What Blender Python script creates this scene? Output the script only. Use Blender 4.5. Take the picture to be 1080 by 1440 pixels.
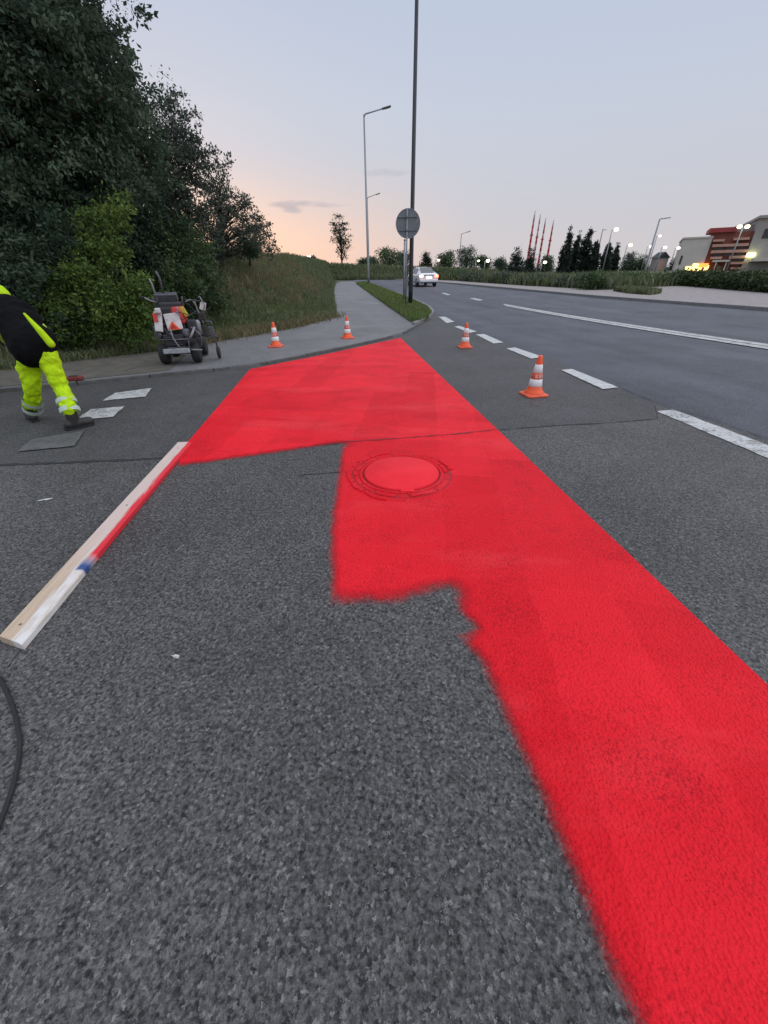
import bpy, bmesh, math, random
import numpy as np
from mathutils import Vector, Matrix
from mathutils.geometry import delaunay_2d_cdt

for o in list(bpy.data.objects):
    bpy.data.objects.remove(o, do_unlink=True)
scene = bpy.context.scene
C = scene.collection
R = math.radians
random.seed(7)
rng = np.random.default_rng(11)

# ------------------------------------------------------------------ camera
ROAD_A = R(-6.0)                # heading of the road seen from the camera
FPX = 541.0                      # focal length in photo pixels (1080 wide)
PITCH = math.atan((720 - 388) / FPX)
ROLL = R(-0.8)
CAMH = 1.4
cam_d = bpy.data.cameras.new('camera')
cam = bpy.data.objects.new('camera', cam_d)
C.objects.link(cam)
cam_d.sensor_fit = 'HORIZONTAL'
cam_d.sensor_width = 36.0
cam_d.lens = 36.0 * FPX / 1080.0
cam_d.clip_start = 0.05
cam_d.clip_end = 3000
CROT = Matrix.Rotation(math.pi / 2 - PITCH, 3, 'X') @ Matrix.Rotation(ROLL, 3, 'Z')
cam.matrix_world = Matrix.Translation((0, 0, CAMH)) @ CROT.to_4x4()
scene.camera = cam
scene.render.resolution_x = 768
scene.render.resolution_y = 1024

# ------------------------------------------------------------------ sky
world = bpy.data.worlds.new('World')
scene.world = world
world.use_nodes = True
SUN_AZ = R(-24)                  # glow of the set sun, left of the view
def build_world():
    nt = world.node_tree
    N, L = nt.nodes, nt.links
    N.clear()
    out = N.new('ShaderNodeOutputWorld')
    bg = N.new('ShaderNodeBackground')
    sky = N.new('ShaderNodeTexSky')
    sky.sky_type = 'NISHITA'
    sky.sun_disc = False
    sky.sun_elevation = R(2.0)
    sky.sun_rotation = SUN_AZ
    sky.air_density = 1.0
    sky.dust_density = 2.0
    sky.ozone_density = 1.0
    tc = N.new('ShaderNodeTexCoord')
    sep = N.new('ShaderNodeSeparateXYZ')
    L.new(tc.outputs['Generated'], sep.inputs[0])
    ramp = N.new('ShaderNodeValToRGB')
    e = ramp.color_ramp.elements
    stops = [(0.0, (0.62, 0.585, 0.60)), (0.10, (0.575, 0.575, 0.635)), (0.25, (0.545, 0.595, 0.705)),
             (0.45, (0.475, 0.555, 0.715)), (1.0, (0.41, 0.49, 0.66))]
    e[0].position = stops[0][0]; e[0].color = (*stops[0][1], 1)
    e[1].position = stops[-1][0]; e[1].color = (*stops[-1][1], 1)
    for p, c in stops[1:-1]:
        k = e.new(p); k.color = (*c, 1)
    L.new(sep.outputs['Z'], ramp.inputs[0])
    # warm afterglow round the set sun
    dot = N.new('ShaderNodeVectorMath'); dot.operation = 'DOT_PRODUCT'
    dot.inputs[1].default_value = (math.sin(SUN_AZ), math.cos(SUN_AZ), 0)
    L.new(tc.outputs['Generated'], dot.inputs[0])
    mr = N.new('ShaderNodeMapRange'); mr.inputs[1].default_value = 0.80; mr.inputs[2].default_value = 1.0
    mr.interpolation_type = 'SMOOTHSTEP'
    L.new(dot.outputs['Value'], mr.inputs[0])
    me = N.new('ShaderNodeMapRange'); me.inputs[1].default_value = 0.215; me.inputs[2].default_value = 0.0
    me.interpolation_type = 'SMOOTHSTEP'
    L.new(sep.outputs['Z'], me.inputs[0])
    mm = N.new('ShaderNodeMath'); mm.operation = 'MULTIPLY'
    L.new(mr.outputs[0], mm.inputs[0]); L.new(me.outputs[0], mm.inputs[1])
    mix = N.new('ShaderNodeMixRGB'); mix.inputs[2].default_value = (0.88, 0.61, 0.50, 1)
    L.new(mm.outputs[0], mix.inputs[0]); L.new(ramp.outputs[0], mix.inputs[1])
    # thin flat evening clouds, low in the sky
    nzm = N.new('ShaderNodeMapping'); nzm.inputs['Scale'].default_value = (16, 16, 60)
    L.new(tc.outputs['Generated'], nzm.inputs[0])
    nz = N.new('ShaderNodeTexNoise'); nz.inputs['Scale'].default_value = 1.0; nz.inputs['Detail'].default_value = 6
    L.new(nzm.outputs[0], nz.inputs['Vector'])
    az = N.new('ShaderNodeMath'); az.operation = 'ARCTAN2'
    L.new(sep.outputs['X'], az.inputs[0]); L.new(sep.outputs['Y'], az.inputs[1])
    def mth(op, a, b):
        n = N.new('ShaderNodeMath'); n.operation = op
        for i, q in enumerate((a, b)):
            if isinstance(q, (int, float)): n.inputs[i].default_value = q
            else: L.new(q, n.inputs[i])
        return n.outputs[0]
    tot = None
    for ca, ce, wa, we, dens in ((-.150, .124, .075, .007, .8), (-.172, .117, .03, .009, .8), (.015, .172, .06, .007, .35), (-.40, .36, .035, .013, .4),
                                 (.75, .20, .12, .012, .3), (-1.1, .19, .16, .014, .5), (1.9, .17, .2, .014, .5), (-2.4, .2, .2, .014, .5), (3.0, .16, .2, .014, .5)):
        u = mth('DIVIDE', mth('SUBTRACT', az.outputs[0], ca), wa)
        v = mth('DIVIDE', mth('SUBTRACT', sep.outputs['Z'], ce), we)
        d = mth('SUBTRACT', 1.0, mth('ADD', mth('MULTIPLY', u, u), mth('MULTIPLY', v, v)))
        d = mth('ADD', d, mth('MULTIPLY', mth('SUBTRACT', nz.outputs[0], 0.5), 3.6))
        k = N.new('ShaderNodeMapRange'); k.interpolation_type = 'SMOOTHSTEP'
        k.inputs[1].default_value = -0.1; k.inputs[2].default_value = 1.3; k.inputs[4].default_value = dens
        L.new(d, k.inputs[0])
        tot = k.outputs[0] if tot is None else mth('MAXIMUM', tot, k.outputs[0])
    mixc = N.new('ShaderNodeMixRGB'); mixc.inputs[2].default_value = (0.36, 0.39, 0.48, 1)
    L.new(tot, mixc.inputs[0]); L.new(mix.outputs[0], mixc.inputs[1])
    # physical sky plus the hazy dusk gradient
    sc = N.new('ShaderNodeMixRGB'); sc.blend_type = 'MULTIPLY'; sc.inputs[0].default_value = 1
    sc.inputs[2].default_value = (0.10, 0.10, 0.10, 1)
    L.new(sky.outputs[0], sc.inputs[1])
    fin = N.new('ShaderNodeMixRGB'); fin.inputs[0].default_value = 0.86
    L.new(sc.outputs[0], fin.inputs[1]); L.new(mixc.outputs[0], fin.inputs[2])
    L.new(fin.outputs[0], bg.inputs['Color'])
    bg.inputs['Strength'].default_value = 0.91
    L.new(bg.outputs[0], out.inputs[0])
build_world()

sun_d = bpy.data.lights.new('sun', 'SUN')
sun_d.energy = 1.5
sun_d.angle = R(110)             # soft evening skylight, no hard shadow in the photograph
sun_d.color = (1.0, 0.97, 0.95)
sun = bpy.data.objects.new('sun', sun_d)
C.objects.link(sun)
sun.rotation_euler = Vector((-0.45, 0.10, -1.0)).to_track_quat('-Z', 'Y').to_euler()

scene.view_settings.view_transform = 'Standard'
scene.view_settings.look = 'None'
scene.view_settings.gamma = 1.0
scene.view_settings.exposure = 0.35

# ------------------------------------------------------------------ terrain height and pixel helpers
def g(y):
    if y < 10: return 0.0
    if y < 20: return 0.0011 * (y - 10) ** 2
    if y < 120: return 0.11 + 0.022 * (y - 20)
    return 2.31 + 1.6 * (1 - math.exp(-(y - 120) / 73.0))
YC = [10, 12, 14, 16, 18, 20, 120, 145, 175, 210, 260, 320, 420]

def ray(px, py):
    d = CROT @ Vector(((px - 540) / FPX, (720 - py) / FPX, -1.0))
    return d.normalized()
def P(px, py, dz=0.0):
    """point where the pixel's ray meets the ground (raised by dz)"""
    d = ray(px, py)
    lo, hi = 0.05, 900.0
    f = lambda t: CAMH + d.z * t - g(d.y * t) - dz
    if f(hi) > 0:
        return d * hi + Vector((0, 0, CAMH))
    t = lo
    step = 0.05
    while f(t) > 0 and t < hi:
        lo = t; t += step; step *= 1.05
    hi = t
    for _ in range(50):
        m = (lo + hi) / 2
        if f(m) > 0: lo = m
        else: hi = m
    p = d * hi
    return Vector((p.x, p.y, p.z + CAMH))
def at(px, py, Y):
    """point on the pixel's ray at forward distance Y"""
    d = ray(px, py)
    p = d * (Y / d.y)
    return Vector((p.x, p.y, p.z + CAMH))
def W(px, py, dz=0.0):
    p = P(px, py, dz)
    return (p.x, p.y)

RD = Vector((math.sin(ROAD_A), math.cos(ROAD_A)))     # direction of the road near the camera

# ------------------------------------------------------------------ node materials
def newmat(name):
    m = bpy.data.materials.new(name)
    m.use_nodes = True
    nt = m.node_tree
    return m, nt, nt.nodes['Principled BSDF']
def noise(nt, vec, scale, detail=4, rough=0.6):
    n = nt.nodes.new('ShaderNodeTexNoise')
    n.inputs['Scale'].default_value = scale
    n.inputs['Detail'].default_value = detail
    n.inputs['Roughness'].default_value = rough
    if vec is not None: nt.links.new(vec, n.inputs['Vector'])
    return n.outputs[0]
def vor(nt, vec, scale, feature='F1', out='Distance'):
    n = nt.nodes.new('ShaderNodeTexVoronoi')
    n.feature = feature
    n.inputs['Scale'].default_value = scale
    if vec is not None: nt.links.new(vec, n.inputs['Vector'])
    return n.outputs[out]
def mrange(nt, v, a, b, c=0.0, d=1.0, smooth=False):
    n = nt.nodes.new('ShaderNodeMapRange')
    if smooth: n.interpolation_type = 'SMOOTHSTEP'
    for i, q in enumerate((a, b, c, d)): n.inputs[i + 1].default_value = q
    nt.links.new(v, n.inputs[0])
    return n.outputs[0]
def mixc(nt, f, a, b, mode='MIX'):
    n = nt.nodes.new('ShaderNodeMixRGB')
    n.blend_type = mode
    for i, q in ((0, f), (1, a), (2, b)):
        if isinstance(q, (int, float)): n.inputs[i].default_value = q
        elif isinstance(q, tuple): n.inputs[i].default_value = (*q, 1) if len(q) == 3 else q
        else: nt.links.new(q, n.inputs[i])
    return n.outputs[0]
def math_(nt, op, a, b=None):
    n = nt.nodes.new('ShaderNodeMath'); n.operation = op
    for i, q in enumerate((a, b)):
        if q is None: continue
        if isinstance(q, (int, float)): n.inputs[i].default_value = q
        else: nt.links.new(q, n.inputs[i])
    return n.outputs[0]
def bump(nt, bs, h, strength=0.4, dist=0.01):
    n = nt.nodes.new('ShaderNodeBump')
    n.inputs['Strength'].default_value = strength
    n.inputs['Distance'].default_value = dist
    nt.links.new(h, n.inputs['Height'])
    nt.links.new(n.outputs[0], bs.inputs['Normal'])
def objco(nt, sx=1, sy=1, sz=1):
    t = nt.nodes.new('ShaderNodeTexCoord')
    if (sx, sy, sz) == (1, 1, 1): return t.outputs['Object']
    m = nt.nodes.new('ShaderNodeMapping')
    m.inputs['Scale'].default_value = (sx, sy, sz)
    nt.links.new(t.outputs['Object'], m.inputs[0])
    return m.outputs[0]
def attr(nt, name):
    n = nt.nodes.new('ShaderNodeAttribute'); n.attribute_name = name
    return n
MATS = {}
def pm(name, c1, c2=None, scale=8, rough=0.6, bmp=0.0, bscale=None, metal=0.0, spec=0.5, stretch=(1, 1, 1), coat=0):
    if name in MATS: return MATS[name]
    m, nt, bs = newmat(name)
    v = objco(nt, *stretch)
    if c2 is None: c2 = tuple(x * 0.8 for x in c1)
    f = mrange(nt, noise(nt, v, scale, 5), 0.3, 0.7)
    nt.links.new(mixc(nt, f, c1, c2), bs.inputs['Base Color'])
    bs.inputs['Roughness'].default_value = rough
    bs.inputs['Metallic'].default_value = metal
    bs.inputs['Specular IOR Level'].default_value = spec
    bs.inputs['Coat Weight'].default_value = coat
    if bmp: bump(nt, bs, noise(nt, v, bscale or scale * 4, 4), bmp, 0.01)
    MATS[name] = m
    return m
def emit(name, col, strength):
    m, nt, bs = newmat(name)
    bs.inputs['Base Color'].default_value = (*col, 1)
    bs.inputs['Emission Color'].default_value = (*col, 1)
    bs.inputs['Emission Strength'].default_value = strength
    MATS[name] = m
    return m
def asphalt(name, dark, light, stone, coarse, patch=0.25, n0=.34, n1=.66, worn=0.0):
    m, nt, bs = newmat(name)
    v = objco(nt)
    lo, hi = n0, n1
    n1 = noise(nt, v, coarse, 3, 0.65)
    wn = nt.nodes.new('ShaderNodeTexNoise'); wn.inputs['Scale'].default_value = stone * 1.1; wn.inputs['Detail'].default_value = 2
    nt.links.new(v, wn.inputs['Vector'])
    dv = nt.nodes.new('ShaderNodeMixRGB'); dv.blend_type = 'LINEAR_LIGHT'; dv.inputs[0].default_value = 1.1 / stone
    nt.links.new(v, dv.inputs[1]); nt.links.new(wn.outputs['Color'], dv.inputs[2])
    v0, v = v, dv.outputs[0]
    st = vor(nt, v, stone, 'F1', 'Color')
    sepc = nt.nodes.new('ShaderNodeSeparateColor'); nt.links.new(st, sepc.inputs[0])
    f = math_(nt, 'ADD', math_(nt, 'MULTIPLY', mrange(nt, n1, lo, hi), 0.58), math_(nt, 'MULTIPLY', math_(nt, 'POWER', sepc.outputs[0], 1.5), 0.46))
    gap = mrange(nt, vor(nt, v, stone, 'DISTANCE_TO_EDGE'), 0.0, 0.16, 0.72, 1.0)
    col = mixc(nt, 1.0, mixc(nt, f, dark, light), gap, 'MULTIPLY')
    if worn:
        # polished wheel tracks and streaks along the road
        mpn = nt.nodes.new('ShaderNodeMapping'); mpn.inputs['Rotation'].default_value = (0, 0, ROAD_A)
        nt.links.new(v, mpn.inputs[0])
        mp2 = nt.nodes.new('ShaderNodeMapping'); mp2.inputs['Scale'].default_value = (1.1, 0.035, 1)
        nt.links.new(mpn.outputs[0], mp2.inputs[0])
        col = mixc(nt, 1.0, col, mrange(nt, noise(nt, mp2.outputs[0], 1.0, 5), .3, .7, 1 - worn, 1 + worn), 'MULTIPLY')
        spot = mrange(nt, noise(nt, v, 1.9, 3), .66, .74)
        col = mixc(nt, math_(nt, 'MULTIPLY', spot, .35), col, (0.025, 0.026, 0.03))
    big = mrange(nt, noise(nt, v, 0.7, 6, 0.62), 0.3, 0.7, 1 - patch, 1 + patch)
    stn = mrange(nt, noise(nt, v, 3.3, 4), 0.35, 0.7, 1.06, 0.90)
    k = math_(nt, 'MULTIPLY', big, stn)
    col = mixc(nt, 1.0, col, k, 'MULTIPLY')
    fleck = mrange(nt, sepc.outputs[1], 0.90, 0.97)
    col = mixc(nt, math_(nt, 'MULTIPLY', fleck, 0.45), col, tuple(q * 1.75 for q in light))
    pit = mrange(nt, sepc.outputs[2], 0.90, 0.96)
    col = mixc(nt, math_(nt, 'MULTIPLY', pit, 0.6), col, tuple(q * .6 for q in dark))
    nt.links.new(col, bs.inputs['Base Color'])
    bs.inputs['Roughness'].default_value = 0.62
    bs.inputs['Specular IOR Level'].default_value = 0.32
    h = math_(nt, 'ADD', vor(nt, v, stone), math_(nt, 'MULTIPLY', n1, 1.3))
    bump(nt, bs, h, 0.6, 0.008)
    MATS[name] = m
    return m
asphalt('asphalt_coarse', (0.010, 0.0098, 0.0098), (0.180, 0.174, 0.170), 112, 74, 0.24, .36, .64)
asphalt('asphalt_side', (0.026, 0.0255, 0.0255), (0.132, 0.128, 0.127), 115, 66, 0.22, worn=.10)
asphalt('asphalt_main', (0.036, 0.039, 0.050), (0.132, 0.138, 0.164), 120, 40, 0.30, worn=.28)
asphalt('asphalt_path', (0.115, 0.113, 0.117), (0.27, 0.265, 0.27), 130, 50, 0.2)
pm('pavement_beige', (0.31, 0.275, 0.26), (0.23, 0.205, 0.197), 3, 0.8, 0.25, 90)
pm('kerb_concrete', (0.25, 0.245, 0.235), (0.15, 0.15, 0.145), 9, 0.8, 0.3, 80)
pm('kerb_dark', (0.13, 0.128, 0.125), (0.075, 0.075, 0.075), 9, 0.8, 0.3, 80)
pm('crack_fill', (0.014, 0.014, 0.015), (0.03, 0.03, 0.03), 40, 0.9)
pm('soil_grass', (0.055, 0.068, 0.030), (0.11, 0.10, 0.06), 1.7, 0.95, 0.5, 40)
pm('dirt', (0.125, 0.112, 0.09), (0.07, 0.066, 0.052), 5, 0.95, 0.5, 60)
pm('bark', (0.06, 0.05, 0.042), (0.03, 0.026, 0.022), 14, 0.9, 0.6, 30)
pm('bark_pale', (0.13, 0.11, 0.095), (0.07, 0.06, 0.05), 14, 0.9, 0.6, 30)
pm('steel_grey', (0.17, 0.175, 0.18), (0.12, 0.125, 0.13), 4, 0.5, 0.05, 60, 0.3)
pm('steel_dark', (0.034, 0.037, 0.044), (0.022, 0.024, 0.029), 4, 0.5, 0.05, 60, 0.2)
pm('steel_galv', (0.30, 0.31, 0.33), (0.21, 0.22, 0.24), 12, 0.45, 0.05, 60, 0.5)
pm('sign_back', (0.20, 0.215, 0.235), (0.15, 0.16, 0.175), 5, 0.5, 0.02, 40, 0.3)
pm('rubber', (0.014, 0.014, 0.015), (0.022, 0.022, 0.023), 20, 0.8, 0.2, 90)
pm('black_plastic', (0.012, 0.012, 0.013), (0.02, 0.02, 0.02), 20, 0.5)
pm('orange_plastic', (0.92, 0.12, 0.03), (0.84, 0.10, 0.025), 14, 0.45, 0.03, 60)
pm('orange_dirty', (0.84, 0.12, 0.045), (0.60, 0.10, 0.05), 22, 0.6, 0.05, 60)
pm('reflective_white', (0.86, 0.86, 0.86), (0.74, 0.73, 0.72), 18, 0.5)
pm('reflective_pink', (0.74, 0.40, 0.37), (0.66, 0.30, 0.27), 60, 0.5)
pm('hi_vis', (0.54, 0.82, 0.006), (0.38, 0.60, 0.008), 9, 0.75, 0.45, 22, 0, .2)
pm('hi_vis_dusty', (0.36, 0.50, 0.035), (0.27, 0.38, 0.03), 16, 0.75, 0.25, 30)
pm('tape_silver', (0.52, 0.62, 0.56), (0.42, 0.5, 0.42), 30, 0.5)
pm('black_cloth', (0.004, 0.004, 0.005), (0.007, 0.007, 0.008), 20, 0.9, 0.3, 40, 0, 0.08)
pm('grey_cloth', (0.06, 0.06, 0.065), (0.035, 0.035, 0.04), 20, 0.85, 0.3, 40)
pm('boot_leather', (0.02, 0.018, 0.017), (0.035, 0.033, 0.03), 20, 0.6, 0.2, 50)
pm('skin', (0.55, 0.33, 0.24), (0.47, 0.27, 0.19), 10, 0.55)
pm('hair_dark', (0.03, 0.022, 0.016), (0.02, 0.015, 0.012), 30, 0.7)
pm('car_white', (0.72, 0.72, 0.73), (0.68, 0.68, 0.69), 2, 0.25, 0, None, 0, 0.5, (1, 1, 1), 0.6)
pm('car_glass', (0.03, 0.035, 0.045), (0.02, 0.024, 0.03), 2, 0.08)
pm('machine_grey', (0.13, 0.135, 0.15), (0.06, 0.062, 0.07), 16, 0.5, 0.1, 60, 0.4)
pm('machine_light', (0.34, 0.35, 0.37), (0.16, 0.165, 0.18), 14, 0.55, 0.1, 60, 0.2)
pm('machine_dark', (0.035, 0.036, 0.040), (0.02, 0.02, 0.022), 20, 0.6, 0.1, 60)
pm('machine_white', (0.72, 0.71, 0.70), (0.45, 0.43, 0.42), 7, 0.55, 0.05, 40)
pm('machine_red', (0.62, 0.045, 0.04), (0.4, 0.03, 0.03), 10, 0.5)
pm('machine_yellow', (0.55, 0.50, 0.05), (0.4, 0.36, 0.04), 10, 0.5)
pm('wall_cream', (0.55, 0.515, 0.47), (0.48, 0.45, 0.41), 0.8, 0.8)
pm('wall_terracotta', (0.23, 0.072, 0.048), (0.19, 0.06, 0.042), 0.8, 0.8)
pm('wall_band', (0.50, 0.29, 0.225), (0.44, 0.25, 0.19), 0.8, 0.8)
pm('wall_grey', (0.36, 0.34, 0.315), (0.29, 0.275, 0.26), 0.6, 0.8)
pm('roof_red', (0.34, 0.05, 0.045), (0.27, 0.04, 0.04), 0.8, 0.7)
pm('window_dark', (0.035, 0.036, 0.042), (0.02, 0.02, 0.025), 1, 0.15)
pm('mast_red', (0.52, 0.06, 0.085), (0.44, 0.05, 0.07), 0.4, 0.6)
pm('mast_pale', (0.44, 0.26, 0.27), (0.40, 0.30, 0.31), 0.4, 0.6)
emit('lamp_glow', (1.0, 0.88, 0.60), 5.0)
emit('lamp_glow_green', (0.95, 0.95, 0.45), 4.0)
emit('window_glow', (1.0, 0.70, 0.22), 2.2)
emit('sign_glow_orange', (1.0, 0.33, 0.06), 1.3)
emit('tail_light', (1.0, 0.16, 0.10), 4.5)
emit('brake_light', (1.0, 0.42, 0.33), 3.0)
emit('plate_glow', (0.95, 0.93, 0.88), 1.1)

# road markings: white paint worn down to the asphalt
def marking_mat(name, wear):
    m, nt, bs = newmat(name)
    v = objco(nt)
    n = math_(nt, 'ADD', math_(nt, 'MULTIPLY', noise(nt, v, 40, 4), 0.55), math_(nt, 'MULTIPLY', noise(nt, v, 6, 4), 0.45))
    f = mrange(nt, n, 0.60 - wear, 0.76 - wear)
    col = mixc(nt, mrange(nt, noise(nt, v, 9, 5), 0.3, 0.7), (0.56, 0.56, 0.55), (0.40, 0.40, 0.395))
    if 'ghost' in name: col = mixc(nt, .90, col, (0.075, 0.074, 0.074))
    col = mixc(nt, f, col, (0.062, 0.061, 0.061))
    nt.links.new(col, bs.inputs['Base Color'])
    bs.inputs['Roughness'].default_value = 0.6
    bump(nt, bs, noise(nt, v, 90, 3), 0.3, 0.005)
    MATS[name] = m
marking_mat('marking_fresh', 0.045)
marking_mat('marking_worn', 0.115)
marking_mat('marking_ghost', 0.17)


def red_mat(name, edge):
    m, nt, bs = newmat(name)
    v = objco(nt)
    fine = noise(nt, v, 75, 3, 0.65)
    # overlapping passes of the spray lance: long rectangles of slightly different thickness
    wob = nt.nodes.new('ShaderNodeTexNoise'); wob.inputs['Scale'].default_value = 5.0; wob.inputs['Detail'].default_value = 4
    nt.links.new(v, wob.inputs['Vector'])
    wv = nt.nodes.new('ShaderNodeMixRGB'); wv.blend_type = 'ADD'; wv.inputs[0].default_value = 0.10
    nt.links.new(v, wv.inputs[1]); nt.links.new(wob.outputs['Color'], wv.inputs[2])
    def passes(rot, w, h, ox):
        mpn = nt.nodes.new('ShaderNodeMapping'); mpn.inputs['Rotation'].default_value = (0, 0, rot); mpn.inputs['Location'].default_value = (ox, ox * .7, 0)
        nt.links.new(wv.outputs[0], mpn.inputs[0])
        b = nt.nodes.new('ShaderNodeTexBrick'); b.inputs['Scale'].default_value = 1.0
        b.inputs['Mortar Size'].default_value = 0.0; b.inputs['Brick Width'].default_value = w; b.inputs['Row Height'].default_value = h
        b.inputs['Color1'].default_value = (0, 0, 0, 1); b.inputs['Color2'].default_value = (1, 1, 1, 1); b.inputs['Bias'].default_value = 0
        nt.links.new(mpn.outputs[0], b.inputs[0])
        return b.outputs['Color']
    ps = math_(nt, 'ADD', math_(nt, 'MULTIPLY', passes(R(96), 2.6, .42, .3), .42), math_(nt, 'MULTIPLY', passes(R(14), 1.7, .33, .9), .30))
    lane = math_(nt, 'ADD', ps, math_(nt, 'MULTIPLY', noise(nt, objco(nt, 0.8, 2.2, 1), 1.6, 4, 0.55), .5))
    col = mixc(nt, mrange(nt, lane, 0.2, 0.95), (0.68, 0.006, 0.016), (0.92, 0.018, 0.034))
    dry = mrange(nt, noise(nt, objco(nt, 0.5, 1.5, 1), 1.1, 5, 0.6), 0.52, 0.72)
    col = mixc(nt, math_(nt, 'MULTIPLY', dry, 0.6), col, (0.92, 0.060, 0.070))
    thin = mrange(nt, math_(nt, 'ADD', math_(nt, 'MULTIPLY', fine, 0.6), math_(nt, 'MULTIPLY', noise(nt, v, 2.4, 4), 0.4)), 0.52, 0.66)
    col = mixc(nt, math_(nt, 'MULTIPLY', thin, 0.6), col, (0.30, 0.004, 0.009))
    pitn = mrange(nt, math_(nt, 'ADD', math_(nt, 'MULTIPLY', noise(nt, v, 210, 2), .7), math_(nt, 'MULTIPLY', noise(nt, v, 1.3, 4), .3)), .58, .66)
    col = mixc(nt, math_(nt, 'MULTIPLY', pitn, .75), col, (0.10, 0.006, 0.008))
    nt.links.new(col, bs.inputs['Base Color'])
    bs.inputs['Roughness'].default_value = 0.6
    bs.inputs['Specular IOR Level'].default_value = 0.13
    h = math_(nt, 'ADD', vor(nt, v, 88), math_(nt, 'MULTIPLY', fine, 1.3))
    bump(nt, bs, h, 0.75, 0.009)
    if edge:
        c = attr(nt, 'cover').outputs['Fac']
        n2 = math_(nt, 'ADD', math_(nt, 'MULTIPLY', noise(nt, v, 160, 3), 0.62), math_(nt, 'MULTIPLY', noise(nt, v, 11, 4), 0.38))
        a = mrange(nt, math_(nt, 'ADD', c, math_(nt, 'MULTIPLY', math_(nt, 'SUBTRACT', n2, 0.5), 1.25)), 0.10, 1.05, 0, 1, True)
        tr = nt.nodes.new('ShaderNodeBsdfTransparent')
        mx = nt.nodes.new('ShaderNodeMixShader')
        nt.links.new(a, mx.inputs[0]); nt.links.new(tr.outputs[0], mx.inputs[1]); nt.links.new(bs.outputs[0], mx.inputs[2])
        nt.links.new(mx.outputs[0], nt.nodes['Material Output'].inputs[0])
    MATS[name] = m
red_mat('red_paint', True)
red_mat('red_coated', False)
pm('red_lid', (0.88, 0.026, 0.042), (0.78, 0.016, 0.030), 5, 0.6, 0.25, 60, 0, .16)
pm('red_groove', (0.30, 0.006, 0.012), (0.45, 0.008, 0.016), 30, 0.8, 0.4, 90)
pm('red_crack', (0.16, 0.006, 0.010), (0.28, 0.009, 0.015), 30, 0.8, 0.4, 90)

def leaf_mat(name, a, b, trans=0.25):
    m, nt, bs = newmat(name)
    f = attr(nt, 'rnd').outputs['Fac']
    col = mixc(nt, f, a, b)
    nt.links.new(col, bs.inputs['Base Color'])
    bs.inputs['Roughness'].default_value = 0.6
    bs.inputs['Specular IOR Level'].default_value = 0.25
    t = nt.nodes.new('ShaderNodeBsdfTranslucent'); nt.links.new(col, t.inputs[0])
    mx = nt.nodes.new('ShaderNodeMixShader'); mx.inputs[0].default_value = trans
    nt.links.new(bs.outputs[0], mx.inputs[1]); nt.links.new(t.outputs[0], mx.inputs[2])
    nt.links.new(mx.outputs[0], nt.nodes['Material Output'].inputs[0])
    MATS[name] = m
leaf_mat('leaf_dark', (0.028, 0.056, 0.036), (0.110, 0.160, 0.100), .3)
leaf_mat('leaf_mid', (0.032, 0.062, 0.028), (0.105, 0.160, 0.065), .3)
leaf_mat('leaf_bright', (0.036, 0.080, 0.020), (0.160, 0.240, 0.050), .3)
leaf_mat('leaf_grey', (0.040, 0.056, 0.042), (0.115, 0.138, 0.105), .3)
leaf_mat('leaf_conifer', (0.014, 0.026, 0.020), (0.040, 0.058, 0.042))
leaf_mat('leaf_hedge', (0.025, 0.045, 0.018), (0.075, 0.105, 0.040))
leaf_mat('grass_blade', (0.085, 0.108, 0.048), (0.20, 0.215, 0.115))
leaf_mat('grass_lush', (0.088, 0.135, 0.038), (0.20, 0.25, 0.085))
leaf_mat('grass_dry', (0.13, 0.115, 0.055), (0.25, 0.21, 0.12))

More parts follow.
